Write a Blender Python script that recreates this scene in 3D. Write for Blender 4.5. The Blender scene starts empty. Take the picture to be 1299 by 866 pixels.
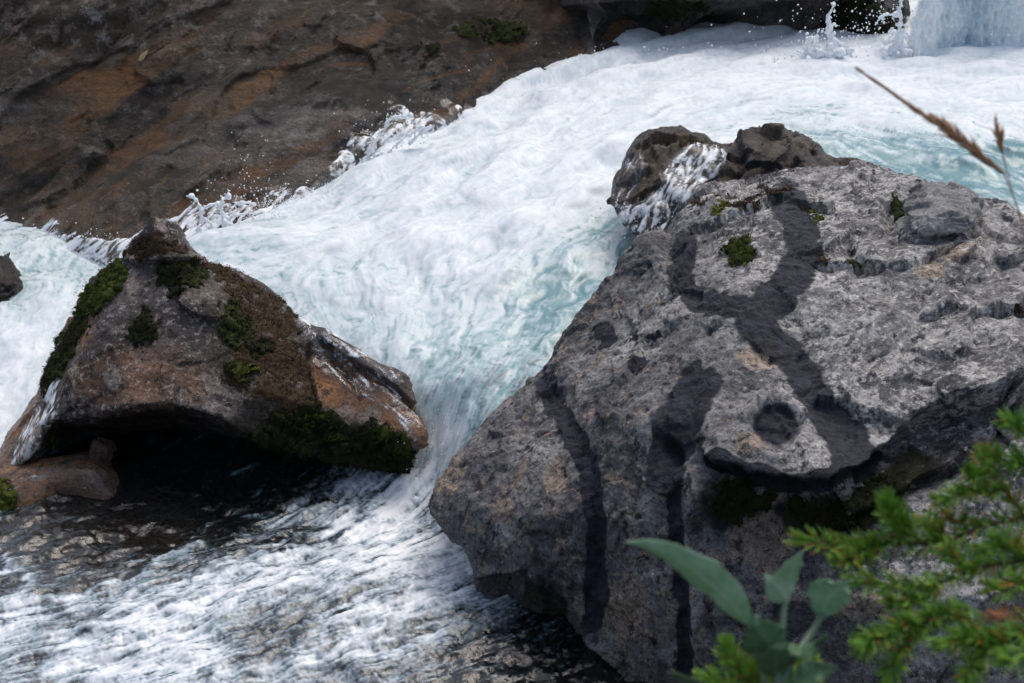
import bpy, bmesh, math, random
import numpy as np
from mathutils import Vector, Matrix, geometry
from mathutils.bvhtree import BVHTree

random.seed(4)
rng = np.random.default_rng(7)
R = math.radians
sc = bpy.context.scene
COL = sc.collection

# ------------------------------------------------------------------ camera, sky, sun, exposure
CAM = np.array([0.0, 0.0, 3.0])
PITCH = R(25)
cam = bpy.data.cameras.new('camera')
cam.lens = 50.0
cam.sensor_width = 36.0
cam.clip_start = 0.05
cam.clip_end = 500
cam.dof.use_dof = True
cam.dof.focus_distance = 4.9
cam.dof.aperture_fstop = 11.0
co = bpy.data.objects.new('camera', cam)
COL.objects.link(co)
co.location = CAM
co.rotation_euler = (math.pi / 2 - PITCH, 0, 0)
sc.camera = co

SUN_EL, SUN_AZ = R(60), R(25)          # azimuth measured from +Y towards +X
w = bpy.data.worlds.new('World')
sc.world = w
w.use_nodes = True
wt = w.node_tree
sky = wt.nodes.new('ShaderNodeTexSky')
sky.sky_type = 'NISHITA'
sky.sun_disc = False
sky.sun_elevation = SUN_EL
sky.sun_rotation = SUN_AZ
sky.air_density = 1.0
sky.dust_density = 4.0
sky.ozone_density = 1.0
hs = wt.nodes.new('ShaderNodeHueSaturation')          # thin cloud: the blue is washed out
hs.inputs['Saturation'].default_value = 0.8
wt.links.new(sky.outputs[0], hs.inputs['Color'])
wt.links.new(hs.outputs[0], wt.nodes['Background'].inputs[0])
wt.nodes['Background'].inputs[1].default_value = 0.14
sd = bpy.data.lights.new('sun', 'SUN')
sd.energy = 0.7
sd.angle = R(40)
sd.color = (1.0, 0.96, 0.90)
so = bpy.data.objects.new('sun', sd)
COL.objects.link(so)
sdir = Vector((math.sin(SUN_AZ) * math.cos(SUN_EL), math.cos(SUN_AZ) * math.cos(SUN_EL), math.sin(SUN_EL)))
so.rotation_euler = (-sdir).to_track_quat('-Z', 'Y').to_euler()
so.location = sdir * 20
sc.view_settings.view_transform = 'Standard'
sc.view_settings.look = 'None'
sc.view_settings.gamma = 1
sc.view_settings.exposure = 0.45
sc.cycles.max_bounces = 8
sc.cycles.transparent_max_bounces = 12
sc.cycles.use_denoising = True

# ------------------------------------------------------------------ geometry helpers
CP, SP = math.cos(PITCH), math.sin(PITCH)


def ray(u, v):
    u = np.asarray(u, float); v = np.asarray(v, float)
    xn = (u - 649.5) / 649.5 * 0.36
    yn = (433 - v) / 433 * 0.24
    return np.stack([xn, CP + yn * SP, -SP + yn * CP], -1)


def PY(u, v, Y):
    d = ray(u, v)
    return CAM + d * (np.asarray(Y, float) / d[..., 1])[..., None]


def PZ(u, v, z):
    d = ray(u, v)
    return CAM + d * ((np.asarray(z, float) - CAM[2]) / d[..., 2])[..., None]


def PD(u, v, dist):
    d = ray(u, v)
    return CAM + d * dist


def px(P):
    q = P - CAM
    f = q[:, 1] * CP - q[:, 2] * SP
    f = np.where(np.abs(f) < 1e-6, 1e-6, f)
    up = q[:, 1] * SP + q[:, 2] * CP
    return np.stack([649.5 + q[:, 0] / f / 0.36 * 649.5, 433 - up / f / 0.24 * 433], -1)


def sstep(a, b, x):
    t = np.clip((x - a) / (b - a), 0, 1)
    return t * t * (3 - 2 * t)


_perm = rng.permutation(256)
_perm = np.concatenate([_perm, _perm, _perm])
_g = rng.normal(size=(256, 3)).astype(np.float32)
_g /= np.linalg.norm(_g, axis=1)[:, None]
_rv = rng.random((256, 3)).astype(np.float32)


def pn(P):
    P = np.asarray(P, np.float32)
    I = np.floor(P).astype(int)
    f = P - I
    I &= 255
    t = f * f * f * (f * (f * 6 - 15) + 10)
    out = np.zeros(len(P), np.float32)
    for dx in (0, 1):
        a = _perm[I[:, 0] + dx]
        wx = t[:, 0] if dx else 1 - t[:, 0]
        for dy in (0, 1):
            b = _perm[a + I[:, 1] + dy]
            wy = t[:, 1] if dy else 1 - t[:, 1]
            for dz in (0, 1):
                g = _g[_perm[b + I[:, 2] + dz]]
                wz = t[:, 2] if dz else 1 - t[:, 2]
                out += wx * wy * wz * (g[:, 0] * (f[:, 0] - dx) + g[:, 1] * (f[:, 1] - dy) + g[:, 2] * (f[:, 2] - dz))
    return out * 1.5


def fbm(P, o=4, gain=0.5):
    s = np.zeros(len(P), np.float32); a = 1.0
    P = np.asarray(P, np.float32)
    for i in range(o):
        s += a * pn(P + i * 17.3); P = P * 2.03; a *= gain
    return s


def ridge(P, o=4, gain=0.5):
    s = np.zeros(len(P), np.float32); a = 1.0
    P = np.asarray(P, np.float32)
    for i in range(o):
        s += a * (1 - 2 * np.abs(pn(P + i * 11.7))); P = P * 2.1; a *= gain
    return s


def worley(P):
    """nearest distance, second distance, random vector of the nearest cell and offset to it"""
    P = np.asarray(P, np.float32)
    I = np.floor(P).astype(int)
    d1 = np.full(len(P), 9., np.float32); d2 = d1.copy()
    rv = np.zeros((len(P), 3), np.float32); off = rv.copy()
    for dx in (-1, 0, 1):
        for dy in (-1, 0, 1):
            for dz in (-1, 0, 1):
                J = I + (dx, dy, dz)
                h = _perm[_perm[_perm[J[:, 0] & 255] + (J[:, 1] & 255)] + (J[:, 2] & 255)]
                o = P - (J + _rv[h])
                d = np.sqrt((o * o).sum(1))
                m = d < d1
                d2 = np.where(m, d1, np.minimum(d2, d))
                d1 = np.where(m, d, d1)
                rv[m] = _rv[(h[m] * 7 + 3) & 255]; off[m] = o[m]
    return d1, d2, rv, off


def facets(P, s):
    """chipped, fractured relief: every cell gets its own tilted plane"""
    q = P * s + 0.35 * np.stack([pn(P * s * 1.3), pn(P * s * 1.3 + 5), pn(P * s * 1.3 + 9)], -1)
    d1, d2, rv, off = worley(q)
    return ((rv - 0.5) * off).sum(1) * 1.6 + (rv[:, 0] - 0.5) * 0.4


def mesh_np(name, V, F, smooth=True):
    me = bpy.data.meshes.new(name)
    V = np.asarray(V, np.float32); F = np.asarray(F, np.int32)
    k = F.shape[1]
    me.vertices.add(len(V)); me.vertices.foreach_set('co', V.ravel())
    me.loops.add(F.size); me.loops.foreach_set('vertex_index', F.ravel())
    me.polygons.add(len(F))
    me.polygons.foreach_set('loop_start', np.arange(0, F.size, k, dtype=np.int32))
    me.polygons.foreach_set('use_smooth', np.full(len(F), smooth, bool))
    me.update(calc_edges=True)
    return me


def attr(me, name, a):
    t = me.attributes.new(name, 'FLOAT', 'POINT')
    t.data.foreach_set('value', np.ascontiguousarray(a, np.float32))


def link(name, me, mat=None, parent=None):
    o = bpy.data.objects.new(name, me)
    COL.objects.link(o)
    if mat is not None and not me.materials:
        me.materials.append(mat)
    if parent is not None:
        o.parent = parent
        o.location = tuple(-Vector(parent['_org'])) if '_org' in parent.keys() else (0, 0, 0)
    return o


def tag(o, label, cat, group=None, kind=None):
    o['label'] = label; o['category'] = cat
    if group: o['group'] = group
    if kind: o['kind'] = kind
    return o


def empty(name, loc):
    o = bpy.data.objects.new(name, None)
    COL.objects.link(o)
    o.location = tuple(loc)
    o['_org'] = tuple(float(x) for x in loc)
    o.empty_display_size = 0.05
    return o


def get_np(me):
    n = len(me.vertices)
    V = np.empty(n * 3, np.float32); me.vertices.foreach_get('co', V)
    N = np.empty(n * 3, np.float32); me.vertices.foreach_get('normal', N)
    return V.reshape(-1, 3).astype(np.float64), N.reshape(-1, 3).astype(np.float64)


def set_co(me, V):
    me.vertices.foreach_set('co', np.asarray(V, np.float32).ravel()); me.update()


def edges_np(me):
    E = np.empty(len(me.edges) * 2, np.int32); me.edges.foreach_get('vertices', E)
    return E.reshape(-1, 2)


def laplace(V, E, it, lam=0.5):
    n = len(V)
    deg = np.bincount(E.ravel(), minlength=n)[:, None].astype(float)
    for _ in range(it):
        A = np.empty_like(V)
        for k in range(V.shape[1]):
            A[:, k] = np.bincount(E[:, 0], V[E[:, 1], k], n) + np.bincount(E[:, 1], V[E[:, 0], k], n)
        V = V + lam * (A / np.maximum(deg, 1) - V)
    return V


def remesh(me, voxel):
    o = bpy.data.objects.new('tmp_shape', me)
    COL.objects.link(o)
    m = o.modifiers.new('r', 'REMESH'); m.mode = 'VOXEL'; m.voxel_size = voxel; m.use_smooth_shade = True
    dg = bpy.context.evaluated_depsgraph_get()
    dg.update()
    r = bpy.data.meshes.new_from_object(o.evaluated_get(dg))
    bpy.data.objects.remove(o)
    bpy.data.meshes.remove(me)
    return r


def polydist(uv, pts):
    pts = np.asarray(pts, float)
    best = np.full(len(uv), 1e9)
    for a, b in zip(pts[:-1], pts[1:]):
        ab = b - a
        t = np.clip(((uv - a) @ ab) / max(ab @ ab, 1e-9), 0, 1)
        d = np.linalg.norm(uv - (a + t[:, None] * ab), axis=1)
        best = np.minimum(best, d)
    return best


def inpoly(uv, poly):
    poly = np.asarray(poly, float)
    x, y = uv[:, 0], uv[:, 1]
    r = np.zeros(len(uv), bool)
    j = len(poly) - 1
    for i in range(len(poly)):
        xi, yi = poly[i]; xj, yj = poly[j]
        if yi != yj:
            r ^= ((yi > y) != (yj > y)) & (x < (xj - xi) * (y - yi) / (yj - yi) + xi)
        j = i
    return r


# ------------------------------------------------------------------ node helper
class M:
    def __init__(s, name):
        s.m = bpy.data.materials.new(name); s.m.use_nodes = True
        s.t = s.m.node_tree
        s.t.nodes.clear()
        s.out = s.t.nodes.new('ShaderNodeOutputMaterial')

    def n(s, typ, ins=None, **props):
        nd = s.t.nodes.new('ShaderNode' + typ)
        for k, v in props.items():
            setattr(nd, k, v)
        for k, v in (ins or {}).items():
            s.put(nd.inputs[k], v)
        return nd

    def put(s, sock, v):
        if hasattr(v, 'is_linked') or isinstance(v, bpy.types.NodeSocket):
            s.t.links.new(v, sock)
        else:
            if sock.type == 'RGBA' and len(v) == 3:
                v = (*v, 1)
            sock.default_value = v

    def coord(s):
        return s.n('TexCoord').outputs['Object']

    def attr(s, name):
        return s.n('Attribute', attribute_name=name).outputs['Fac']

    def noise(s, vec, scale, detail=6, rough=0.6, dist=0.0):
        return s.n('TexNoise', {'Vector': vec, 'Scale': scale, 'Detail': detail, 'Roughness': rough, 'Distortion': dist}).outputs['Fac']

    def rng(s, x, a, b, c=0.0, d=1.0, smooth=True):
        return s.n('MapRange', {'Value': x, 'From Min': a, 'From Max': b, 'To Min': c, 'To Max': d},
                   interpolation_type='SMOOTHSTEP' if smooth else 'LINEAR').outputs[0]

    def ma(s, op, a, b=0.0):
        nd = s.n('Math', operation=op); s.put(nd.inputs[0], a); s.put(nd.inputs[1], b)
        return nd.outputs[0]

    def mix(s, f, a, b, mode='MIX'):
        nd = s.n('Mix', data_type='RGBA', blend_type=mode)
        s.put(nd.inputs[0], f); s.put(nd.inputs[6], a); s.put(nd.inputs[7], b)
        return nd.outputs[2]

    def ramp(s, f, stops):
        nd = s.n('ValToRGB'); s.put(nd.inputs[0], f)
        e = nd.color_ramp.elements
        while len(e) < len(stops): e.new(0.5)
        for i, (p, c) in enumerate(stops):
            e[i].position = p
            e[i].color = (*c, 1) if len(c) == 3 else c
        return nd.outputs[0]

    def bump(s, h, strength, dist, normal=None):
        nd = s.n('Bump', {'Height': h, 'Strength': strength, 'Distance': dist})
        if normal is not None: s.put(nd.inputs['Normal'], normal)
        return nd.outputs[0]

    def bsdf(s, **ins):
        return s.n('BsdfPrincipled', {k.replace('_', ' '): v for k, v in ins.items()}).outputs[0]

    def done(s, sh):
        s.t.links.new(sh, s.out.inputs['Surface']); return s.m


def rock_mat(name, dark, mid, light, lichen, tan, brown, stain_shade, sc1=2.2, lich_thr=0.56, speck=0.5, stretch=None, rough=0.78, bumpk=0.8, spots=True):
    m = M(name)
    c = m.coord()
    c1 = c
    if stretch:
        c1 = m.n('Mapping', {'Vector': c, 'Rotation': stretch[0], 'Scale': stretch[1]}).outputs[0]
    n1 = m.noise(c1, sc1, 10, 0.62, 0.4)
    col = m.ramp(n1, [(0.37, dark), (0.5, mid), (0.65, light)])
    n2 = m.noise(c1, sc1 * 6, 8, 0.72, 0.2)
    col = m.mix(m.rng(n2, 0.38, 0.62, 0.0, 0.75), col, m.mix(0.5, dark, stain_shade), 'MIX')
    col = m.mix(m.rng(m.noise(c, 11, 7, 0.7), 0.5, 0.72, 0, 0.7), col, light)
    col = m.mix(1.0, col, m.ramp(m.noise(c1, sc1 * 0.55 + 0.2, 5, 0.6, 0.6), [(0.36, (0.55, 0.55, 0.58)), (0.50, (1.05, 1.05, 1.05)), (0.64, (1.45, 1.43, 1.40))]), 'MULTIPLY')
    br = m.attr('brown')
    bn = m.noise(c1, 7, 8, 0.7, 0.5)
    col = m.mix(m.ma('MULTIPLY', br, m.rng(bn, 0.3, 0.6, 0.45, 1.0)), col, m.ramp(bn, [(0.3, [x * 0.35 for x in brown]), (0.5, brown), (0.75, [min(1, x * 1.6 + 0.02) for x in brown])]))
    # lichen crusts: ragged patches and small round rosettes
    li = m.attr('lichen')
    l1 = m.rng(m.ma('ADD', m.noise(c, 8.5, 10, 0.78, 0.5), m.ma('MULTIPLY', m.ma('SUBTRACT', m.noise(c, 2.6, 3, 0.5), 0.5), 0.5)), lich_thr, lich_thr + 0.05)
    col = m.mix(m.ma('MULTIPLY', m.ma('MULTIPLY', l1, li), 0.72), col, m.mix(m.rng(m.noise(c, 40, 4, 0.7), 0.35, 0.65), lichen, [x * 0.62 for x in lichen]))
    ta = m.attr('tan')
    l2 = m.rng(m.ma('ADD', m.noise(c, 13, 9, 0.75, 0.3), m.ma('MULTIPLY', ta, 0.30)), 0.66, 0.69)
    col = m.mix(m.ma('MULTIPLY', l2, 0.85), col, m.mix(m.rng(m.noise(c, 60, 4, 0.7), 0.35, 0.65), tan, [x * 0.55 for x in tan]))
    if spots:
        vo = m.n('TexVoronoi', {'Vector': m.mix(0.06, c, m.n('TexNoise', {'Vector': c, 'Scale': 20.}).outputs['Color']), 'Scale': 26.0})
        sp = m.ma('MULTIPLY', m.rng(vo.outputs['Distance'], 0.20, 0.30, 1, 0), m.rng(m.noise(c, 3.1, 3, 0.6), 0.50, 0.60))
        col = m.mix(m.ma('MULTIPLY', m.ma('MULTIPLY', sp, li), 0.75), col, lichen)
        dk = m.rng(m.noise(c, 17, 6, 0.68, 0.2), 0.57, 0.63)
        col = m.mix(m.ma('MULTIPLY', dk, 0.8), col, stain_shade)
        dk2 = m.rng(m.noise(c, 44, 5, 0.7, 0.2), 0.56, 0.62)
        col = m.mix(m.ma('MULTIPLY', dk2, 0.7), col, stain_shade)
        lk2 = m.rng(m.noise(c, 33, 6, 0.72, 0.3), 0.555, 0.60)
        col = m.mix(m.ma('MULTIPLY', m.ma('MULTIPLY', lk2, li), 0.6), col, lichen)
    col = m.mix(m.n('Clamp', {'Value': li}).outputs[0], col, m.mix(1.0, col, (1.3, 1.29, 1.27), 'MULTIPLY'))  # brightens where lichen is set; on the grey boulder partly painted top light
    # mineral grain
    g = m.noise(c, 75, 8, 0.8)
    col = m.mix(speck, col, m.ramp(g, [(0.40, (0.10, 0.10, 0.11)), (0.5, (0.5, 0.5, 0.5)), (0.60, (0.96, 0.95, 0.93))]), 'OVERLAY')
    st = m.attr('stain_shade')
    sn = m.noise(c, 24, 6, 0.65)
    sf = m.rng(m.ma('ADD', st, m.ma('MULTIPLY', m.ma('SUBTRACT', sn, 0.5), 0.7)), 0.24, 0.76)
    col = m.mix(m.ma('MULTIPLY', sf, 0.95), col, m.mix(m.rng(sn, 0.35, 0.65), [x * 0.7 for x in stain_shade], [x * 1.7 for x in stain_shade]))
    mo = m.rng(m.ma('ADD', m.attr('mossy'), m.ma('MULTIPLY', m.ma('SUBTRACT', m.noise(c, 30, 8, 0.75), 0.5), 1.1)), 0.35, 0.75)
    col = m.mix(m.ma('MULTIPLY', mo, 0.85), col, m.ramp(m.noise(c, 55, 5, 0.7), [(0.35, (0.010, 0.009, 0.004)), (0.5, (0.030, 0.025, 0.009)), (0.65, (0.060, 0.052, 0.018))]))
    wet = m.attr('wet')
    col = m.mix(m.ma('MULTIPLY', wet, 0.45), col, m.mix(1.0, col, (0.45, 0.42, 0.40), 'MULTIPLY'))
    ro = m.ma('SUBTRACT', m.ma('SUBTRACT', rough, m.ma('MULTIPLY', wet, rough - 0.24)), m.ma('MULTIPLY', sf, 0.12))
    hb = m.ma('ADD', m.ma('MULTIPLY', g, 0.6), m.ma('MULTIPLY', m.noise(c, 28, 8, 0.7), 1.0))
    hb = m.ma('SUBTRACT', hb, m.ma('MULTIPLY', sf, m.ma('MULTIPLY', g, 0.5)))
    nm = m.bump(hb, bumpk, 0.035)
    return m.done(m.bsdf(Base_Color=col, Roughness=ro, Normal=nm, Specular_IOR_Level=m.ma('ADD', 0.25, m.ma('MULTIPLY', wet, 0.35))))


# ------------------------------------------------------------------ rocks
class Rock:
    pass


def base_shape(outline, inner, depth):
    pts = list(outline) + list(inner)
    no = len(outline)
    A = np.array(pts, float)
    P3 = PY(A[:, 0], A[:, 1], A[:, 2])
    vs, es, fs, ov, oe, of = geometry.delaunay_2d_cdt([Vector((p[0], p[1])) for p in pts], [(i, (i + 1) % no) for i in range(no)], [], 1, 1e-4)
    idx = [o[0] if o else 0 for o in ov]
    C = P3[:no].mean(0)
    bm = bmesh.new()
    bv = [bm.verts.new(p) for p in P3]
    for f in fs:
        try: bm.faces.new([bv[idx[i]] for i in f])
        except ValueError: pass
    prev = bv[:no]
    zmin = P3[:no, 2].min()
    for k, (dy, sx, sz) in enumerate(((0.22, 0.97, 0.96), (0.6, 0.86, 0.78), (1.0, 0.55, 0.4))):
        ring = []
        for i in range(no):
            p = P3[i]
            ring.append(bm.verts.new((C[0] + (p[0] - C[0]) * sx, p[1] + (max(P3[:no, 1].max(), p[1]) - p[1]) * min(1, dy) * 0.5 + depth * dy, zmin + (p[2] - zmin) * sz)))
        for i in range(no):
            j = (i + 1) % no
            bm.faces.new((prev[i], prev[j], ring[j], ring[i]))
        prev = ring
    c = bm.verts.new((C[0], max(p.co.y for p in prev) + 0.05, zmin + 0.2 * (C[2] - zmin)))
    for i in range(no):
        bm.faces.new((prev[i], prev[(i + 1) % no], c))
    bm.verts.ensure_lookup_table()
    bmesh.ops.delete(bm, geom=[v for v in bm.verts if not v.link_faces], context='VERTS')
    bmesh.ops.recalc_face_normals(bm, faces=bm.faces)
    me = bpy.data.meshes.new('shape')
    bm.to_mesh(me); bm.free()
    return me


def make_rock(name, outline, inner, depth, voxel, smooth, carve, disp, mat, attrs, pre=None):
    me = base_shape(outline, inner, depth)
    me = remesh(me, voxel)
    V, N = get_np(me)
    E = edges_np(me)
    V = laplace(V, E, smooth)
    set_co(me, V)
    V, N = get_np(me)
    N = laplace(N, E, 12); N /= np.maximum(np.linalg.norm(N, axis=1), 1e-6)[:, None]
    V = V + N * disp(V)[:, None]
    uv = px(V)
    front = sstep(0.15, -0.1, (N * (V - CAM)).sum(1) / np.linalg.norm(V - CAM, axis=1))
    if carve:
        V = V - N * (carve(V, uv) * front)[:, None]
    org = np.array([V[:, 0].mean(), V[:, 1].mean(), V[:, 2].min()])
    set_co(me, V - org)
    V2, N2 = get_np(me)
    uv = px(V)
    r = Rock()
    r.V, r.N, r.uv, r.front, r.E = V, N2, uv, front, E
    at = attrs(r)
    for k in ('stain_shade', 'brown', 'lichen', 'tan', 'wet', 'mossy'):
        a = at.get(k, 0.0)
        attr(me, k, np.broadcast_to(a, (len(V),)) if np.isscalar(a) else a)
    o = link(name, me, mat)
    o.location = tuple(org)
    o['_org'] = tuple(float(x) for x in org)
    r.o, r.me = o, me
    F = np.empty(len(me.loops), np.int32); me.loops.foreach_get('vertex_index', F)
    r.F = F.reshape(-1, 4) if len(F) == 4 * len(me.polygons) else None
    return r


def step_line(uv, line, depth, fall, up=0.0, upfall=20, endfade=14):
    """ground below the line is set back by depth, fading over fall pixels: a ledge with an overhang"""
    L = np.asarray(line, float)
    vl = np.interp(uv[:, 0], L[:, 0], L[:, 1])
    wgt = sstep(L[0, 0] - endfade, L[0, 0] + endfade, uv[:, 0]) * sstep(L[-1, 0] + endfade, L[-1, 0] - endfade, uv[:, 0])
    s = uv[:, 1] - vl
    below = sstep(-1.0, 2.5, s) * np.exp(-np.maximum(s, 0) / fall)
    above = np.exp(np.minimum(s, 0) / upfall) * (1 - sstep(-1.0, 2.5, s))
    return wgt * (depth * below - up * above)


def groove(uv, line, width, depth):
    d = polydist(uv, line)
    return depth * np.exp(-(d / width) ** 2)


def blob(uv, cx, cy, rx, ry=None, soft=0.35):
    ry = ry or rx
    d = np.sqrt(((uv[:, 0] - cx) / rx) ** 2 + ((uv[:, 1] - cy) / ry) ** 2)
    return sstep(1 + soft, 1 - soft, d)


def stroke(uv, line, width):
    return sstep(width * 0.75, width * 0.3, polydist(uv, line))


def warp_uv(r, amt, scale):
    n = np.stack([fbm(r.V * scale, 3), fbm(r.V * scale + 31, 3)], -1)
    return r.uv + n * amt


# moss: a low cushion lifted off the rock with thousands of short blades on it
def moss_mat(name, c1, c2, c3):
    m = M(name)
    ri = m.n('NewGeometry').outputs['Random Per Island']
    n = m.noise(m.coord(), 22, 5, 0.7)
    f = m.ma('ADD', m.ma('MULTIPLY', ri, 0.5), m.ma('MULTIPLY', n, 0.6))
    col = m.ramp(f, [(0.25, c1), (0.5, c2), (0.8, c3)])
    return m.done(m.bsdf(Base_Color=col, Roughness=0.9, Specular_IOR_Level=0.15))


def moss(r, areas, mat, height, label=None, dens=1.0, blade=0.011, hole=-0.55):
    if len(areas) > 1:                              # every cushion is a part of its own
        for a in areas:
            moss(r, [a], mat, height, label, dens, blade, hole)
        return None
    uvw = warp_uv(r, 11, 9.0) + np.stack([fbm(r.V * 30, 3), fbm(r.V * 30 + 7, 3)], -1) * 7
    wgt = np.zeros(len(r.V))
    for a in areas:
        if len(a) == 4: wgt = np.maximum(wgt, blob(uvw, *a))
        else: wgt = np.maximum(wgt, sstep(0, 1, inpoly(uvw, a).astype(float)))
    wgt *= (r.front > 0.3) * sstep(hole, hole + 0.35, 0.7 * pn(r.V * 60) + 0.7 * pn(r.V * 18))
    if len(areas[0]) != 4:
        wgt = laplace(wgt[:, None], r.E, 3)[:, 0]
    lump = (0.55 + 0.9 * np.abs(pn(r.V * 26)) + 0.4 * pn(r.V * 70)) * height
    fm = wgt[r.F].min(1) > 0.12
    F = r.F[fm]
    if len(F) == 0: return None
    ids, inv = np.unique(F, return_inverse=True)
    base = r.V[ids] + r.N[ids] * (lump[ids] * sstep(0.1, 0.7, wgt[ids]) - 0.001)[:, None]
    Fq = inv.reshape(F.shape)
    nb = int(len(F) * 2.6 * dens)
    k = rng.integers(0, len(ids), nb)
    k = k[rng.random(nb) < wgt[ids][k]]
    nb = len(k)
    n = r.N[ids][k] + rng.normal(size=(nb, 3)) * 0.75 + np.array([0, 0, -0.15])
    n /= np.linalg.norm(n, axis=1)[:, None]
    side = np.cross(n, rng.normal(size=(nb, 3))); side /= np.linalg.norm(side, axis=1)[:, None]
    h = blade * (0.4 + rng.random(nb) * 0.9)
    p = base[k] + rng.normal(size=(nb, 3)) * 0.005 - n * 0.002
    wd = (0.0010 + 0.0012 * rng.random(nb))[:, None]
    T = np.stack([p - side * wd, p + side * wd, p + n * h[:, None]], 1).reshape(-1, 3)
    tri = np.arange(3 * nb).reshape(-1, 3) + len(base)
    q1 = Fq[:, [0, 1, 2]]; q2 = Fq[:, [0, 2, 3]]
    me = mesh_np('moss_patch', np.concatenate([base, T]), np.concatenate([q1, q2, tri]))
    o = link('moss_patch', me, mat, r.o)
    if label: o['label'] = label
    return o


GREEN_MOSS = moss_mat('moss_green', (0.010, 0.013, 0.003), (0.035, 0.045, 0.008), (0.10, 0.11, 0.018))
DARK_MOSS = moss_mat('moss_dark', (0.005, 0.006, 0.003), (0.013, 0.016, 0.005), (0.035, 0.042, 0.010))
BROWN_MOSS = moss_mat('moss_brown', (0.012, 0.008, 0.005), (0.032, 0.020, 0.012), (0.075, 0.052, 0.028))

GREY = rock_mat('grey_lichen_rock', (0.11, 0.107, 0.112), (0.24, 0.235, 0.233), (0.42, 0.41, 0.40), (0.60, 0.58, 0.555), (0.46, 0.36, 0.28),
                (0.11, 0.075, 0.045), (0.010, 0.0125, 0.022), lich_thr=0.52, speck=0.45)
BROWNISH = rock_mat('brown_grey_rock', (0.07, 0.058, 0.054), (0.165, 0.138, 0.13), (0.27, 0.235, 0.22), (0.46, 0.435, 0.41), (0.30, 0.25, 0.22),
                    (0.28, 0.13, 0.05), (0.016, 0.013, 0.011), sc1=1.8, lich_thr=0.6, speck=0.4)
BANK = rock_mat('wet_brown_rock', (0.018, 0.013, 0.007), (0.105, 0.077, 0.056), (0.32, 0.28, 0.26), (0.36, 0.33, 0.32), (0.20, 0.145, 0.12),
                (0.15, 0.068, 0.019), (0.016, 0.013, 0.006), sc1=1.5, lich_thr=0.62, speck=0.42,
                stretch=((0.0, R(38), 0.0), (0.26, 0.7, 1.9)), rough=0.5, bumpk=1.0, spots=False)
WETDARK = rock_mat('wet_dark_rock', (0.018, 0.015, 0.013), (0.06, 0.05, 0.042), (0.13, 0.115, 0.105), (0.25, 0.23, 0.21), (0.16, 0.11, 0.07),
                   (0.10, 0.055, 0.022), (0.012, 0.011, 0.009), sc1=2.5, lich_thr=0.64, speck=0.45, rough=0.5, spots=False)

# --- the big grey boulder -------------------------------------------------------------------
def grey_carve(V, uv):
    c = np.zeros(len(V))
    smooth_uv = uv
    uv = uv + np.stack([fbm(V * 9, 3), fbm(V * 9 + 13, 3)], -1) * 6
    thin = np.clip(0.55 + 1.1 * pn(np.stack([uv[:, 0] / 28, uv[:, 1] * 0 + 3, uv[:, 1] / 90], -1)), 0.3, 1.3)
    # lip of the bulging face with the recess below it
    c += step_line(uv, [(884, 560), (905, 585), (950, 600), (1000, 612), (1050, 606), (1085, 596), (1112, 572), (1160, 528), (1215, 500), (1262, 492), (1299, 470)], 0.16, 55, 0.02, 26)
    c += step_line(uv, [(1060, 668), (1110, 640), (1160, 612), (1215, 570), (1262, 522), (1299, 505)], 0.07, 26, 0.02, 14)
    # fractured ledge of the top
    c += step_line(uv, [(1036, 336), (1062, 337), (1098, 334), (1130, 334), (1160, 331), (1190, 320), (1214, 305)], 0.055, 10, 0.018, 24, 6) * thin
    c += step_line(uv, [(1112, 292), (1140, 295), (1165, 301), (1212, 300), (1240, 292)], 0.04, 8, 0.0, 10, 6) * thin
    c += step_line(uv, [(1163, 402), (1190, 392), (1212, 384), (1232, 398), (1258, 392), (1290, 388), (1330, 380)], 0.055, 10, 0.016, 26, 5) * thin
    c += step_line(uv, [(868, 290), (905, 283), (947, 263), (975, 252), (1000, 245)], 0.03, 14, 0.012, 20)
    c += groove(uv, [(1160, 405), (1166, 380), (1180, 372)], 4, 0.02)
    c += groove(uv, [(1240, 300), (1256, 318), (1275, 350)], 4, 0.02)
    c += groove(uv, [(1124, 260), (1128, 280), (1138, 300)], 7, 0.035)
    c += groove(uv, [(1078, 316), (1088, 334)], 7, 0.03)
    # dark disc and hollow, hole, gullies
    d = np.hypot(uv[:, 0] - 985, (uv[:, 1] - 540) * 1.1)
    c += 0.035 * sstep(36, 26, d) - 0.012 * np.exp(-((d - 42) / 9) ** 2)
    c += groove(uv, [(872, 470), (868, 520), (858, 560)], 26, 0.035)
    c += groove(uv, [(845, 560), (852, 580)], 7, 0.05)
    c += groove(uv, [(697, 490), (735, 563), (752, 620), (757, 740)], 14, 0.022)
    c += groove(uv, [(838, 560), (852, 640), (862, 720), (868, 850)], 9, 0.022)
    c += groove(uv, [(980, 395), (1015, 450), (1050, 530), (1080, 570)], 22, 0.014)
    c += step_line(uv, [(600, 735), (640, 725), (672, 722), (700, 750), (735, 800), (770, 840), (800, 870)], 0.10, 60, 0.02, 24, 10)
    return c


def grey_disp(P):
    up = sstep(0.75, 1.0, P[:, 2])
    return (0.030 * fbm(P * 2.2, 3) + 0.030 * facets(P + 8, 2.6) + 0.018 * facets(P, 5.0) * (0.6 + up) + 0.008 * facets(P + 3, 14.0) + 0.007 * ridge(P * 9, 4) * 0.6
            + 0.006 * fbm(P * 34, 3) - 0.010 * sstep(0.35, 0.75, pn(P * 16)) * sstep(0.0, 0.3, pn(P * 3 + 4)))


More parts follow.
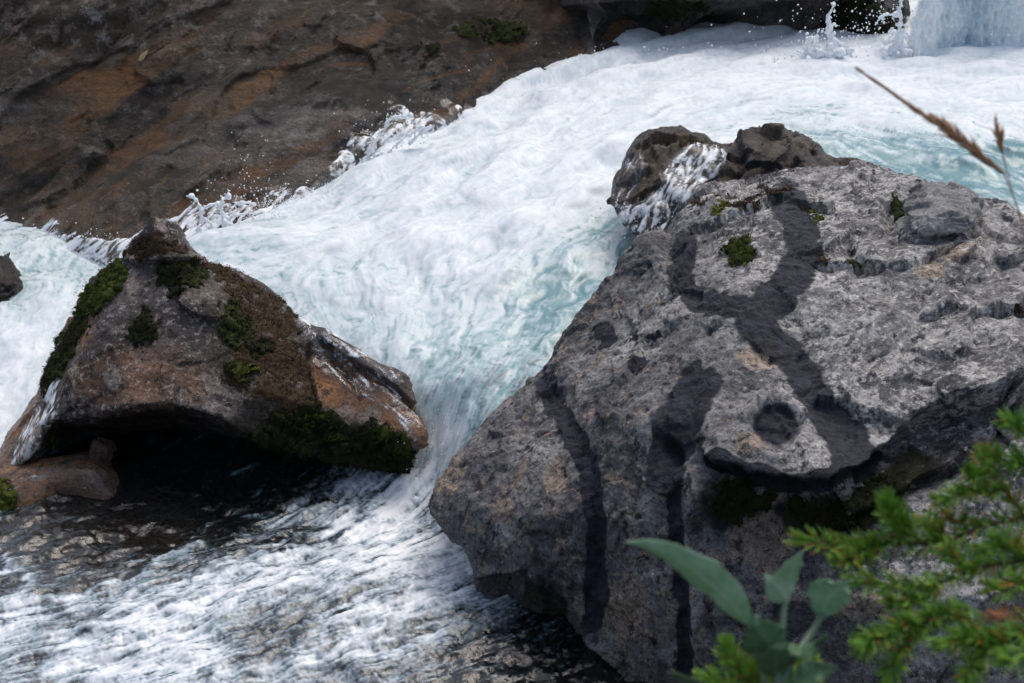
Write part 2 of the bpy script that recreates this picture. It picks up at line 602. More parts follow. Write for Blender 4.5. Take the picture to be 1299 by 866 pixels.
def grey_attrs(r):
    q = warp_uv(r, 5, 10.0)
    s = np.zeros(len(q))
    for line, wd in (([(870, 310), (864, 340), (866, 362), (884, 380), (925, 390), (965, 392)], 34), ([(996, 250), (1012, 285), (1022, 318), (1008, 350), (984, 378), (958, 398)], 46),
                     ([(950, 395), (968, 425), (1000, 450), (1022, 482), (1046, 520), (1072, 560)], 44), ([(1074, 560), (1084, 582)], 58), ([(1088, 588), (1050, 606), (1000, 613), (950, 600), (905, 580)], 26),
                     ([(888, 488), (872, 520), (862, 560)], 56), ([(850, 540), (845, 600)], 52), ([(855, 610), (852, 640), (865, 713), (868, 850)], 20),
                     ([(695, 488), (705, 518), (735, 563), (750, 608), (757, 683), (757, 743), (752, 790)], 30), ([(712, 540), (745, 600)], 20)):
        s = np.maximum(s, sstep(wd * 0.62, wd * 0.36, polydist(q, line) + wd * 0.12 * fbm(r.V * 14, 3)))
    q2 = warp_uv(r, 10, 22.0)
    for a in ((985, 538, 30, 27), (766, 425, 17, 16), (805, 428, 9, 9), (830, 430, 8, 8), (808, 462, 14, 10), (955, 410, 26, 22), (690, 800, 30, 60), (655, 830, 30, 40)):  # the last two blobs darken the lower-left recess
        s = np.maximum(s, blob(q if a[2] > 25 else q2, *a))
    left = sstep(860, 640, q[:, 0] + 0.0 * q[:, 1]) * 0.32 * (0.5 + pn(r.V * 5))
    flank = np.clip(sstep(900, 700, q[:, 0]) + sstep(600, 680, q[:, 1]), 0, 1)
    s = np.maximum(s, flank * (0.34 + 0.20 * fbm(r.V * np.array([5, 5, 2.6]), 3)))  # flank and lower face darkened: dark lichen plus weaker sky light painted in
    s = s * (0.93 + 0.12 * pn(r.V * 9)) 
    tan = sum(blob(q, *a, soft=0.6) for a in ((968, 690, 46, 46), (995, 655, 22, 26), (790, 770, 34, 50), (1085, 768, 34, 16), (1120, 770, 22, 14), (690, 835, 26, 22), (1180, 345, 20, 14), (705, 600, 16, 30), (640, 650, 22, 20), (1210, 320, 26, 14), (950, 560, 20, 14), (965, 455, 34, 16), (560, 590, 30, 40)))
    li = 0.10 + 0.95 * sstep(840, 1030, q[:, 0] + 0.45 * (433 - q[:, 1]))  # paler towards the top: lichen cover plus stronger sky light put into the colour
    lowwet = sstep(0.16, 0.02, r.V[:, 2]) + sstep(470, 425, 300 + q[:, 1] * 0 + 0) * 0
    q3 = warp_uv(r, 26, 9.0)
    mossd = blob(q3, 930, 632, 44, 34, .7) + blob(q3, 1020, 648, 26, 24, .7) + blob(q3, 1090, 645, 56, 40, .7) + blob(q3, 690, 800, 46, 60, .6) + blob(q3, 1160, 590, 60, 26, .6)  # mossy, darkened recesses below the lips and at the lower left
    return dict(stain_shade=np.clip(s + 0.35 * (left > 0.25) * 0 + 0.75 * np.clip(mossd, 0, 1) * 0.8, 0, 1), tan=np.clip(np.maximum(tan, 0.36 * sstep(1080, 860, q[:, 0] - 0.5 * (q[:, 1] - 600))), 0, 1), lichen=li, wet=np.clip(lowwet, 0, 1) * 0.8, brown=np.clip(mossd, 0, 1) * 0.4, mossy=np.clip(mossd, 0, 1) * 0.75)


outline = [(548, 652, 4.40), (562, 616, 4.45), (585, 582, 4.52), (620, 548, 4.62), (662, 507, 4.76), (690, 480, 4.84), (712, 446, 4.92), (742, 402, 5.02), (772, 362, 5.1), (796, 328, 5.18), (822, 297, 5.25),
           (842, 292, 5.3), (852, 300, 5.33), (862, 275, 5.5), (891, 242, 5.7), (934, 227, 5.8), (994, 217, 5.8), (1041, 217, 5.75), (1110, 222, 5.65), (1168, 239, 5.4), (1240, 252, 5.15),
           (1299, 278, 5.0), (1420, 335, 4.8), (1500, 450, 4.6), (1530, 650, 4.3), (1500, 900, 4.0), (1300, 1050, 3.75), (1000, 1050, 3.75), (790, 985, 3.9), (735, 905, 4.05), (690, 862, 4.12), (650, 800, 4.18), (630, 772, 4.2),
           (604, 742, 4.22), (590, 705, 4.26), (570, 684, 4.32)]
inner = [(690, 735, 4.02), (760, 760, 3.9), (750, 860, 3.88), (900, 870, 3.6), (1100, 870, 3.45), (1299, 870, 3.42), (900, 760, 3.65), (1100, 760, 3.5), (1299, 760, 3.47), (620, 650, 4.24), (660, 590, 4.34), (720, 650, 4.03),
         (850, 660, 3.82), (1000, 668, 3.80), (1180, 640, 3.72), (1299, 640, 3.62), (930, 594, 3.78), (1000, 606, 3.70), (1060, 600, 3.72), (1105, 568, 3.80), (1180, 500, 4.0), (1280, 490, 3.92), (1420, 520, 3.95),
         (700, 520, 4.55), (800, 540, 4.13), (880, 520, 4.03), (985, 540, 3.9), (1060, 520, 3.95), (780, 430, 4.75), (860, 440, 4.47), (960, 440, 4.28), (1060, 440, 4.24), (1180, 440, 4.2), (1299, 430, 4.12),
         (850, 360, 4.88), (960, 370, 4.6), (1060, 370, 4.55), (1180, 380, 4.45), (1299, 380, 4.33), (880, 310, 5.06), (960, 310, 4.9), (1060, 310, 4.84), (1180, 310, 4.7), (1299, 325, 4.66),
         (920, 262, 5.36), (1000, 250, 5.34), (1100, 255, 5.26), (1200, 275, 4.98), (1420, 420, 4.3)]
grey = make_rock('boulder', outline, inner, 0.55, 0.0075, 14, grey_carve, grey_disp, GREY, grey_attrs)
tag(grey.o, 'large grey lichen-spotted boulder with black forked streaks running down its face', 'boulder')
for a, mt, h, lb in (((940, 318, 15, 14), GREEN_MOSS, 0.022, 'small bright moss cushion on top of the boulder'), ((1036, 277, 8, 6), GREEN_MOSS, 0.012, None), ((1025, 264, 5, 4), BROWN_MOSS, 0.01, None), ((1049, 266, 5, 4), BROWN_MOSS, 0.01, None),
                     ((1042, 331, 9, 6), BROWN_MOSS, 0.014, None), ((1136, 268, 9, 14), GREEN_MOSS, 0.012, None), ((914, 267, 8, 12), GREEN_MOSS, 0.012, None), ((886, 258, 6, 8), BROWN_MOSS, 0.01, None),
                     ((950, 258, 28, 6), BROWN_MOSS, 0.012, None), ((985, 243, 18, 4), BROWN_MOSS, 0.01, None), ((1085, 330, 12, 6), DARK_MOSS, 0.012, None), ((1293, 390, 14, 7), BROWN_MOSS, 0.015, None),
                     ([(905, 606), (940, 606), (980, 620), (985, 650), (960, 640), (950, 668), (925, 660), (915, 640)], DARK_MOSS, 0.014, 'dark moss under the lip of the bulge'),
                     ([(1003, 628), (1030, 624), (1034, 650), (1018, 664), (1008, 650)], DARK_MOSS, 0.012, None), ([(1050, 640), (1090, 612), (1120, 604), (1150, 596), (1140, 640), (1120, 668), (1085, 672), (1055, 668)], DARK_MOSS, 0.014, None), ((922, 648, 10, 7), GREEN_MOSS, 0.010, None)):
    moss(grey, [a] , mt, h, lb, dens=1.3, hole=-0.35 if isinstance(a, list) else -0.55)


# loose slab on top of it
def slab_disp(P):
    z = P[:, 2] * 60 + fbm(P * 9, 3) * 2.0
    lay = (z - np.floor(z)); lay = np.where(lay < 0.75, lay / 0.75, (1 - lay) / 0.25)
    return 0.016 * facets(P, 11) + 0.009 * lay + 0.005 * fbm(P * 25, 3) + 0.02 * fbm(P * 5, 2)


SLAB = rock_mat('pale_grey_stone', (0.26, 0.255, 0.255), (0.38, 0.375, 0.37), (0.50, 0.49, 0.48), (0.55, 0.54, 0.52), (0.45, 0.38, 0.32), (0.11, 0.075, 0.045), (0.16, 0.16, 0.165), speck=0.35, spots=False)
slab = make_rock('loose_stone', [(1152, 272, 4.86), (1157, 255, 4.98), (1178, 238, 5.05), (1205, 233, 5.08), (1222, 240, 5.06), (1240, 262, 4.93), (1237, 280, 4.82), (1222, 294, 4.74), (1196, 296, 4.72), (1176, 303, 4.71), (1163, 294, 4.76)],
                 [(1180, 272, 4.78), (1205, 272, 4.76), (1222, 277, 4.76), (1190, 288, 4.71)], 0.12, 0.005, 3, None, slab_disp, SLAB, lambda r: dict(lichen=0.25))
tag(slab.o, 'flat layered pale grey stone lying on top of the large grey boulder', 'stone')


# --- wet rock behind it --------------------------------------------------------------------
def dark_disp(P):
    return 0.05 * fbm(P * 2.5, 3) + 0.045 * facets(P + 4, 5.0) + 0.020 * facets(P, 12) + 0.01 * ridge(P * 9, 3) * 0.6 + 0.004 * fbm(P * 40, 2)


behind = make_rock('wet_rock', [(772, 262, 6.15), (779, 222, 6.3), (795, 198, 6.4), (813, 183, 6.45), (852, 170, 6.5), (884, 173, 6.5), (921, 182, 6.5), (934, 170, 6.5), (955, 161, 6.55), (984, 164, 6.55), (1015, 171, 6.5), (1041, 187, 6.45),
                                (1069, 203, 6.4), (1106, 218, 6.3), (1170, 245, 6.2), (1190, 330, 6.1), (1000, 340, 6.0), (850, 330, 5.95), (800, 305, 6.0)],
                   [(830, 230, 6.15), (815, 265, 6.05), (880, 205, 6.25), (890, 250, 6.05), (960, 190, 6.3), (925, 200, 6.35), (1010, 195, 6.25), (1000, 225, 6.1), (1080, 225, 6.15), (860, 290, 5.98)], 0.35, 0.009, 6,
                   lambda V, uv: groove(uv, [(928, 172), (938, 200), (930, 225)], 9, 0.05) + step_line(uv, [(900, 225), (930, 208), (960, 205), (1000, 210)], 0.03, 12, 0.01, 10),
                   dark_disp, WETDARK, lambda r: dict(wet=0.85, lichen=sstep(0.1, 0.8, r.N[:, 2]) * 1.0 * sstep(880, 960, r.uv[:, 0]), tan=0.5 * sstep(0.3, 0.8, r.N[:, 2]), brown=blob(r.uv, 870, 178, 40, 12) * 0.8 + blob(r.uv, 820, 240, 40, 50) * 0.5))
tag(behind.o, 'dark wet rock with a small cascade running over it, behind the big grey boulder', 'rock')
moss(behind, [(868, 178, 22, 6), (1005, 182, 9, 6)], BROWN_MOSS, 0.008)

# --- mossy pointed boulder on the left -----------------------------------------------------
lip = [(62, 536), (79, 531), (132, 526), (152, 520), (175, 514), (211, 511), (246, 519), (281, 530), (310, 545), (360, 566), (430, 585), (500, 592)]


def left_carve(V, uv):
    c = step_line(uv, lip, 0.10, 40, 0.012, 14, 10)
    c += step_line(uv, [(158, 331), (175, 331), (205, 329), (238, 327), (262, 331)], 0.035, 12, 0.01, 10, 5)
    c += groove(uv, [(391, 440), (390, 462), (397, 490), (404, 514)], 3, 0.03)
    c += step_line(uv, [(405, 428), (440, 452), (478, 474), (505, 492), (530, 520)], 0.04, 10, 0.02, 12, 6)
    c += groove(uv, [(440, 470), (458, 505)], 4, 0.012)
    return c


def left_disp(P):
    return 0.022 * fbm(P * 2.6, 3) + 0.030 * facets(P + 1.7, 3.6) + 0.006 * facets(P, 13) + 0.006 * ridge(P * 8, 3) * 0.6 + 0.003 * fbm(P * 35, 3)


def left_attrs(r):
    q = warp_uv(r, 6, 9.0)
    u, v = q[:, 0], q[:, 1]
    br = inpoly(q, [(392, 440), (412, 440), (470, 475), (545, 520), (545, 570), (520, 580), (470, 530), (405, 515), (396, 490)]).astype(float)
    br = np.maximum(br, 0.75 * inpoly(q, [(-20, 600), (0, 556), (45, 500), (70, 470), (60, 530), (30, 600)]))
    br = np.maximum(br, blob(q, 105, 405, 16, 40) * 0.7)
    br = np.maximum(br, 0.35 * blob(q, 180, 480, 90, 40))
    br = laplace(br[:, None], r.E, 5)[:, 0]
    under = sstep(-6, 20, v - np.interp(u, [a for a, b in lip], [b for a, b in lip])) * (u > 60) * (u < 470)  # hollow below the lip, darkened and kept free of lichen
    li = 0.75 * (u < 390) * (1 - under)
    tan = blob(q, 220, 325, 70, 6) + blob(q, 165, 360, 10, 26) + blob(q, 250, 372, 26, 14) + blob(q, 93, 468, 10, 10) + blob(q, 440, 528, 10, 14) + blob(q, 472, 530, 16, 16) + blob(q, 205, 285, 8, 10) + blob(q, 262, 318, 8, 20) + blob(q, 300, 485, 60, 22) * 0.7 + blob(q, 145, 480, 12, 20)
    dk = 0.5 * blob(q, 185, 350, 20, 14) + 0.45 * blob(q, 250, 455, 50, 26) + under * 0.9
    wet = np.maximum(sstep(0.18, 0.04, r.V[:, 2]), np.clip(br * 1.0 * (u > 385) + (u < 60) * 1.0, 0, 1))
    mz = blob(q, 195, 312, 46, 20, .7) + blob(q, 228, 354, 36, 28, .7) + blob(q, 180, 418, 28, 34, .7) + blob(q, 300, 420, 50, 80, .5) + blob(q, 350, 450, 50, 70, .6) + blob(q, 330, 545, 60, 30, .6) + blob(q, 430, 560, 90, 40, .5) + blob(q, 120, 372, 34, 40, .6) + blob(q, 75, 455, 30, 50, .6)
    return dict(brown=br, lichen=li, tan=np.clip(tan, 0, 1), stain_shade=np.clip(dk, 0, 1), mossy=np.clip(mz, 0, 1) * 0.62 * (1 - 0.8 * (br > .5)), wet=np.clip(np.maximum(wet, under * 0.5), 0, 1))


outline = [(193, 277, 5.60), (219, 285, 5.65), (246, 311, 5.70), (259, 325, 5.72), (285, 336, 5.75), (320, 355, 5.80), (351, 379, 5.72), (377, 404, 5.58), (386, 411, 5.54), (412, 426, 5.43), (443, 444, 5.35), (478, 466, 5.25), (505, 475, 5.2), (528, 497, 5.13),
           (526, 513, 5.08), (540, 546, 4.99), (535, 563, 4.98), (524, 580, 4.99), (508, 606, 5.08), (470, 626, 5.15), (400, 640, 5.35), (300, 640, 5.52), (200, 640, 5.52), (120, 625, 5.45), (60, 612, 5.3), (0, 615, 5.2), (-40, 612, 5.25),
           (-30, 575, 5.4), (0, 556, 5.45), (22, 533, 5.5), (47, 500, 5.6), (52, 488, 5.62), (75, 440, 5.7), (96, 400, 5.75), (100, 380, 5.76), (125, 350, 5.75), (152, 333, 5.7), (162, 316, 5.65), (170, 300, 5.63)]
inner = [(235, 326, 5.52), (165, 330, 5.5), (200, 305, 5.52), (160, 346, 5.46), (140, 386, 5.36), (110, 432, 5.25), (86, 482, 5.14), (74, 512, 5.09), (45, 560, 5.09), (18, 592, 5.1), (230, 360, 5.38), (285, 400, 5.3), (210, 430, 5.18), (300, 460, 5.1),
         (150, 470, 5.08), (375, 440, 5.4), (388, 490, 5.2), (230, 490, 5.0), (340, 500, 5.03), (70, 531, 5.05), (132, 524, 4.98), (175, 513, 4.95), (211, 511, 4.95), (246, 518, 4.95), (281, 529, 4.95), (310, 543, 4.96), (360, 566, 4.98), (420, 588, 5.0),
         (480, 592, 5.0), (450, 540, 5.03), (400, 520, 5.1), (500, 550, 4.99), (430, 462, 5.36), (470, 502, 5.15), (132, 560, 5.35), (211, 560, 5.4), (281, 575, 5.4), (340, 602, 5.35), (90, 560, 5.25), (320, 380, 5.62)]
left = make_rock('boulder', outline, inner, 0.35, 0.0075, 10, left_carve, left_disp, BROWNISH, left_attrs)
tag(left.o, 'pointed brown boulder patched with moss, hollowed out above dark water', 'boulder')
moss(left, [[(158, 330), (128, 350), (103, 378), (98, 402), (120, 396), (140, 376), (154, 352)]], GREEN_MOSS, 0.022, 'bright green moss on the shaded edge')
moss(left, [[(98, 402), (76, 440), (54, 482), (50, 500), (66, 488), (90, 446), (112, 410)]], DARK_MOSS, 0.016)
moss(left, [(200, 312, 34, 12), (175, 318, 14, 12)], BROWN_MOSS, 0.012)
moss(left, [(222, 352, 24, 18), (245, 345, 14, 18)], DARK_MOSS, 0.014)
moss(left, [(176, 424, 17, 20), (190, 404, 10, 12)], DARK_MOSS, 0.014)
moss(left, [[(256, 326), (290, 340), (330, 362), (362, 392), (384, 420), (386, 450), (396, 490), (398, 516), (372, 524), (345, 512), (318, 496), (290, 486), (286, 456), (302, 440), (284, 424), (282, 400), (300, 384), (278, 360)]], BROWN_MOSS, 0.011, 'brown dry moss covering the shoulder', dens=1.1, blade=0.009, hole=-0.32)
moss(left, [(298, 416, 18, 26), (308, 470, 20, 10), (330, 440, 16, 12)], DARK_MOSS, 0.024)
moss(left, [(312, 474, 16, 8)], GREEN_MOSS, 0.026)
moss(left, [[(318, 560), (345, 530), (372, 520), (400, 518), (424, 528), (448, 545), (466, 548), (474, 534), (490, 528), (504, 545), (524, 572), (508, 596), (470, 606), (420, 606), (370, 596)]], DARK_MOSS, 0.03, 'thick dark green moss hanging above the water', dens=1.4)
moss(left, [(400, 530, 22, 8), (432, 548, 16, 7), (486, 545, 15, 11), (515, 568, 10, 12)], GREEN_MOSS, 0.034)
moss(left, [(66, 558, 6, 12)], GREEN_MOSS, 0.014)


# --- brown rock wall of the far bank -------------------------------------------------------
def bank_disp(P):
    a = 0.62
    s = P[:, 0] * math.cos(a) + P[:, 2] * math.sin(a)      # along the bedding
    t = -P[:, 0] * math.sin(a) + P[:, 2] * math.cos(a)
    Q = np.stack([s * 0.45, P[:, 1] * 0.8, t * 1.5], -1)
    return 0.10 * fbm(Q * 1.6, 3) + 0.030 * facets(Q + 2, 2.4) + 0.016 * facets(Q, 7.0) + 0.02 * fbm(Q * 5, 2) + 0.006 * ridge(Q * 4, 4) * 0.6 + 0.004 * fbm(P * 22, 3)


def bank_attrs(r):
    q = warp_uv(r, 14, 3.0)
    u, v = q[:, 0], q[:, 1]
    base_v = np.interp(u, [0, 130, 340, 480, 640, 800], [290, 330, 270, 190, 130, 80])
    band = pn(np.stack([(u * 0.86 - v * 0.5) / 230, (v * 0.86 + u * 0.5) / 34, u * 0 + 3], -1)) + 0.4 * pn(np.stack([(u * 0.86 - v * 0.5) / 90, (v * 0.86 + u * 0.5) / 13, u * 0 + 8], -1))
    br = 0.95 * sstep(0.0, 0.45, band) * sstep(20, 120, v + 0.1 * u)
    br = np.maximum(br, 0.8 * blob(q, 30, 190, 60, 26, 0.6))
    br = np.maximum(br, 0.6 * sstep(90, 25, base_v - v) * (u < 330))
    # orange cracks
    cr = np.zeros(len(u))
    for ln in ([(345, 190), (380, 190), (420, 193)], [(400, 197), (435, 194), (460, 189)], [(50, 220), (75, 215), (98, 210)], [(205, 232), (214, 218), (218, 210)], [(225, 278), (238, 244)], [(200, 240), (208, 226)], [(512, 114), (540, 102), (566, 92), (600, 88)],
               [(420, 82), (470, 80)], [(83, 240), (88, 190)], [(102, 280), (108, 262)], [(142, 300), (150, 276)], [(428, 166), (446, 158)], [(180, 228), (192, 208)]):
        cr = np.maximum(cr, stroke(r.uv + (q - r.uv) * 0.25, ln, 4.0))
    moss_ = 0.8 * blob(q, 420, 120, 70, 34, 0.7) + 0.7 * blob(q, 240, 170, 50, 40, .7) + 0.8 * blob(q, 490, 130, 40, 14) + 0.7 * blob(q, 330, 190, 50, 26, .7) + 0.8 * blob(q, 640, 30, 60, 20)
    wet = sstep(170, 20, base_v - v) * 0.8
    top = sstep(170, 0, v + 0.22 * u) * 0.8
    return dict(brown=np.clip(np.maximum(br * (1 - np.clip(moss_, 0, 1) * 0.7), cr * 1.0), 0, 1), stain_shade=np.clip(moss_ * 0.5 + 0.42 * sstep(0.1, 0.5, -band) + 0.25 * wet, 0, 1), wet=np.clip(wet + 0.45, 0, 1), lichen=np.clip(0.3 + 1.2 * top, 0, 1), tan=top * 0.5)


outline = [(-260, -260, 9.3), (100, -290, 9.5), (420, -290, 9.7), (720, -230, 9.9), (840, -60, 9.7), (840, 60, 9.2), (830, 110, 8.85), (720, 150, 8.6), (640, 170, 8.45), (560, 205, 8.0), (480, 238, 7.65), (340, 310, 7.05), (240, 345, 6.95), (130, 365, 7.05), (60, 345, 7.3), (-60, 330, 7.7),
           (-260, 310, 8.0)]
inner = [(0, 0, 8.6), (0, 150, 8.1), (0, 260, 7.8), (100, 290, 7.45), (130, 325, 7.2), (150, 200, 7.85), (300, 0, 8.65), (300, 120, 8.05), (300, 220, 7.5), (340, 270, 7.1), (480, 0, 8.9), (480, 100, 8.25), (460, 190, 7.65), (640, 0, 9.2), (640, 60, 8.85), (640, 125, 8.48), (560, 160, 8.03),
         (720, 60, 8.95), (780, 20, 9.25), (150, 90, 8.35), (220, 60, 8.4), (380, 40, 8.55), (560, 60, 8.6)]
bank = make_rock('bank_rock', outline, inner, 0.9, 0.013, 8, None, bank_disp, BANK, bank_attrs)
tag(bank.o, 'huge brown and grey rock with rusty cracks forming the far bank above the rapids', 'rock')
moss(bank, [(640, 40, 30, 12), (600, 38, 20, 8), (548, 66, 14, 8)], DARK_MOSS, 0.02)

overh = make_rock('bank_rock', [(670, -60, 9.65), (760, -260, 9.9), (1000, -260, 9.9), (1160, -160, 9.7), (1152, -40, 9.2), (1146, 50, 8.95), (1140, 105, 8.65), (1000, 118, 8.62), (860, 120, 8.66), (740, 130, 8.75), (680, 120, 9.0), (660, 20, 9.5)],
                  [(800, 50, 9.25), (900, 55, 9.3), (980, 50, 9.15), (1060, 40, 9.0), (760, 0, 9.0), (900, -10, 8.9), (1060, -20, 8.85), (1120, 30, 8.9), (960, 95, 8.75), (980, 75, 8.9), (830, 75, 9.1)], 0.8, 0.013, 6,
                  lambda V, uv: step_line(uv, [(690, 10), (800, 2), (950, 4), (1100, 0)], 0.12, 60, 0.0, 20), bank_disp, WETDARK, lambda r: dict(wet=0.6, stain_shade=0.35 + 0.3 * (pn(r.V * 2) > 0.1), brown=np.maximum(0.7 * stroke(warp_uv(r, 6, 4), [(780, 42), (850, 36), (910, 38)], 8), 0.7 * stroke(warp_uv(r, 6, 4), [(955, 30), (958, 60), (985, 75)], 9)), lichen=0.1))
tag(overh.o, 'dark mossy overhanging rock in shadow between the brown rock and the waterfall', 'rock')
moss(overh, [(1090, 30, 40, 34), (1010, 80, 16, 10), (860, 12, 46, 10)], DARK_MOSS, 0.016)
moss(overh, [(664, 22, 36, 20)], DARK_MOSS, 0.02)

# --- small rocks ----------------------------------------------------------------------------
low = make_rock('wet_rock', [(-90, 600, 5.0), (-40, 595, 5.05), (30, 597, 5.05), (62, 591, 5.05), (98, 583, 5.05), (122, 588, 5.03), (138, 604, 5.0), (165, 622, 5.06), (215, 632, 5.07), (262, 648, 5.0), (290, 690, 4.82), (240, 740, 4.6), (120, 760, 4.5), (0, 760, 4.5), (-90, 740, 4.6)],
                [(60, 610, 4.97), (100, 600, 4.97), (120, 612, 4.95), (20, 618, 4.94), (-40, 620, 4.93), (80, 640, 4.97), (30, 660, 4.83), (160, 652, 4.91), (220, 662, 4.84), (150, 690, 4.72), (60, 700, 4.70)], 0.3, 0.008, 14, None,
                lambda P: 0.02 * fbm(P * 3, 3) + 0.005 * ridge(P * 9, 3) * .6 + 0.002 * fbm(P * 40, 2), BROWNISH,
                lambda r: dict(brown=np.clip(0.75 + 0.4 * pn(r.V * 6) + 0.5 * blob(r.uv, 220, 650, 60, 25, .6) + 0.4 * blob(r.uv, 40, 596, 60, 8), 0, 1), wet=0.95, lichen=0.0, tan=0.6 * stroke(warp_uv(r, 3, 10), [(0, 618), (40, 606), (70, 597)], 8) + 0.8 * blob(r.uv, 225, 648, 55, 20, .6)))
tag(low.o, 'smooth wet brown rock half under water below the mossy boulder', 'rock')
moss(low, [(-4, 632, 20, 24)], GREEN_MOSS, 0.03)
chip = make_rock('stone', [(112, 570, 5.12), (118, 560, 5.14), (130, 557, 5.15), (141, 562, 5.14), (143, 580, 5.1), (134, 592, 5.08), (118, 588, 5.09)], [(128, 572, 5.06)], 0.06, 0.005, 6, None, lambda P: 0.035 * facets(P, 14) + 0.01 * fbm(P * 20, 2), BROWNISH, lambda r: dict(wet=0.6, brown=0.3, stain_shade=0.3))
tag(chip.o, 'small dark stone wedged in the hollow under the mossy boulder', 'stone')
tiny = make_rock('wet_rock', [(-60, 330, 6.75), (-20, 318, 6.8), (4, 326, 6.8), (14, 345, 6.75), (18, 366, 6.65), (10, 395, 6.5), (-40, 400, 6.5), (-70, 370, 6.6)], [(-10, 350, 6.6), (-30, 365, 6.55)], 0.15, 0.009, 6, None, dark_disp, WETDARK, lambda r: dict(wet=0.9))
tag(tiny.o, 'small dark rock sticking out of white water at the left edge', 'rock')


# ------------------------------------------------------------------ the river
WZ = [(1299, 60, .97), (1200, 80, .95), (1100, 90, .93), (1000, 88, .90), (900, 80, .88), (800, 82, .85), (1299, 150, .9), (1150, 150, .87), (1000, 130, .86), (850, 150, .80), (700, 140, .73), (640, 140, .70), (560, 178, .66), (480, 200, .6),
      (1299, 260, .80), (1200, 215, .82), (800, 220, .72), (720, 260, .65), (600, 260, .61), (450, 260, .52), (350, 280, .46), (250, 298, .42), (760, 300, .62), (650, 350, .54), (520, 350, .49), (400, 350, .45), (330, 340, .44), (800, 300, .62),
      (700, 420, .47), (600, 430, .44), (500, 420, .42), (450, 430, .40), (640, 490, .41), (590, 470, .40), (560, 490, .36), (540, 515, .29), (600, 528, .34), (575, 550, .22), (560, 580, .13), (530, 600, .07), (560, 630, .04), (500, 640, .02), (600, 700, .03),
      (400, 640, 0), (300, 630, 0), (100, 650, 0), (0, 640, 0), (0, 700, 0), (200, 750, 0), (400, 720, .02), (400, 866, -.03), (0, 866, -.02), (650, 866, -.03), (130, 326, .10), (100, 312, .13), (160, 338, .13), (200, 335, .18), (60, 306, .20), (0, 298, .20), (60, 380, .17), (0, 400, .15), (40, 450, .11), (0, 500, .07), (0, 545, .04),
      (480, 720, .05), (330, 730, .03)]
WZ = np.array(WZ, float)
WP = PZ(WZ[:, 0], WZ[:, 1], WZ[:, 2])
extra = np.array([(-6, 8, .15), (-5, 5.2, 0), (-4, 3, -.05), (6, 8.5, 1.0), (5, 6, .8), (0, 2.4, -.05), (4.5, 3, -.03), (2.5, 2.4, -.03), (0, 10.2, .95), (4, 10, 1.0), (2.8, 4.2, .15), (-6, 10, .3), (-2.5, 9.5, .3), (1.2, 3.2, -.03)])
WP = np.concatenate([WP, extra])


def tps(X, Y):
    r2 = ((X[:, None, :] - Y[None]) ** 2).sum(2)
    return 0.5 * r2 * np.log(r2 + 1e-9)


_K = tps(WP[:, :2], WP[:, :2]) + 0.006 * np.eye(len(WP))
_n = len(WP)
_A = np.zeros((_n + 3, _n + 3)); _A[:_n, :_n] = _K
_A[:_n, _n:] = np.c_[np.ones(_n), WP[:, :2]]; _A[_n:, :_n] = _A[:_n, _n:].T
_sol = np.linalg.solve(_A, np.r_[WP[:, 2], 0, 0, 0])


def water_z(XY):
    out = np.empty(len(XY))
    for i in range(0, len(XY), 60000):
        q = XY[i:i + 60000]
        out[i:i + 60000] = tps(q, WP[:, :2]) @ _sol[:_n] + np.c_[np.ones(len(q)), q] @ _sol[_n:]
    return np.clip(out, -0.15, 1.3)


def on_water(u, v):
    z = 0.3
    for _ in range(12):
        p = PZ(u, v, z)
        z = 0.5 * z + 0.5 * float(water_z(p[None, :2])[0])
    return p


# coarse lookups over the plan of the river
GX0, GX1, GY0, GY1, GN = -7.5, 7.5, 2.0, 10.5, 220
gx, gy = np.meshgrid(np.linspace(GX0, GX1, GN), np.linspace(GY0, GY1, GN))
GXY = np.stack([gx.ravel(), gy.ravel()], -1)
GZ = water_z(GXY)


def lookup(T, XY):
    fx = np.clip((XY[:, 0] - GX0) / (GX1 - GX0) * (GN - 1), 0, GN - 1.001); fy = np.clip((XY[:, 1] - GY0) / (GY1 - GY0) * (GN - 1), 0, GN - 1.001)
    ix = fx.astype(int); iy = fy.astype(int); fx = (fx - ix)[:, None]; fy = (fy - iy)[:, None]
    T = T.reshape(GN, GN, -1)
    return (T[iy, ix] * (1 - fx) * (1 - fy) + T[iy, ix + 1] * fx * (1 - fy) + T[iy + 1, ix] * (1 - fx) * fy + T[iy + 1, ix + 1] * fx * fy)


FLOW = [(1200, 100, 1050, 110), (1260, 200, 1150, 165), (1150, 180, 1040, 140), (1050, 120, 900, 120), (900, 110, 750, 150), (750, 150, 600, 230), (650, 200, 500, 280), (720, 260, 600, 330), (560, 260, 430, 330), (450, 280, 330, 330), (600, 350, 540, 420),
        (700, 350, 640, 440), (780, 310, 720, 390), (650, 430, 600, 500), (500, 400, 545, 470), (430, 370, 480, 440), (580, 480, 575, 540), (570, 530, 550, 600), (550, 600, 500, 650), (500, 650, 400, 690), (560, 690, 450, 735), (400, 690, 250, 745), (250, 740, 100, 800),
        (500, 760, 350, 820), (600, 760, 480, 810), (350, 820, 150, 870), (100, 800, -50, 830), (600, 840, 450, 870), (200, 660, 60, 700), (300, 320, 200, 330), (130, 320, 70, 360), (60, 340, 40, 430), (40, 430, 10, 530), (250, 640, 150, 660), (620, 720, 520, 750)]
FA = np.array([on_water(a, b) for a, b, c, d in FLOW]); FB = np.array([on_water(c, d) for a, b, c, d in FLOW])
FD = (FB - FA)[:, :2]; FD /= np.linalg.norm(FD, axis=1)[:, None]
_d2 = ((GXY[:, None] - FA[None, :, :2]) ** 2).sum(2)
_w = np.exp(-_d2 / (2 * 0.30 ** 2)) + 1e-4 / (0.05 + _d2)
GV = (_w @ FD) / _w.sum(1)[:, None]
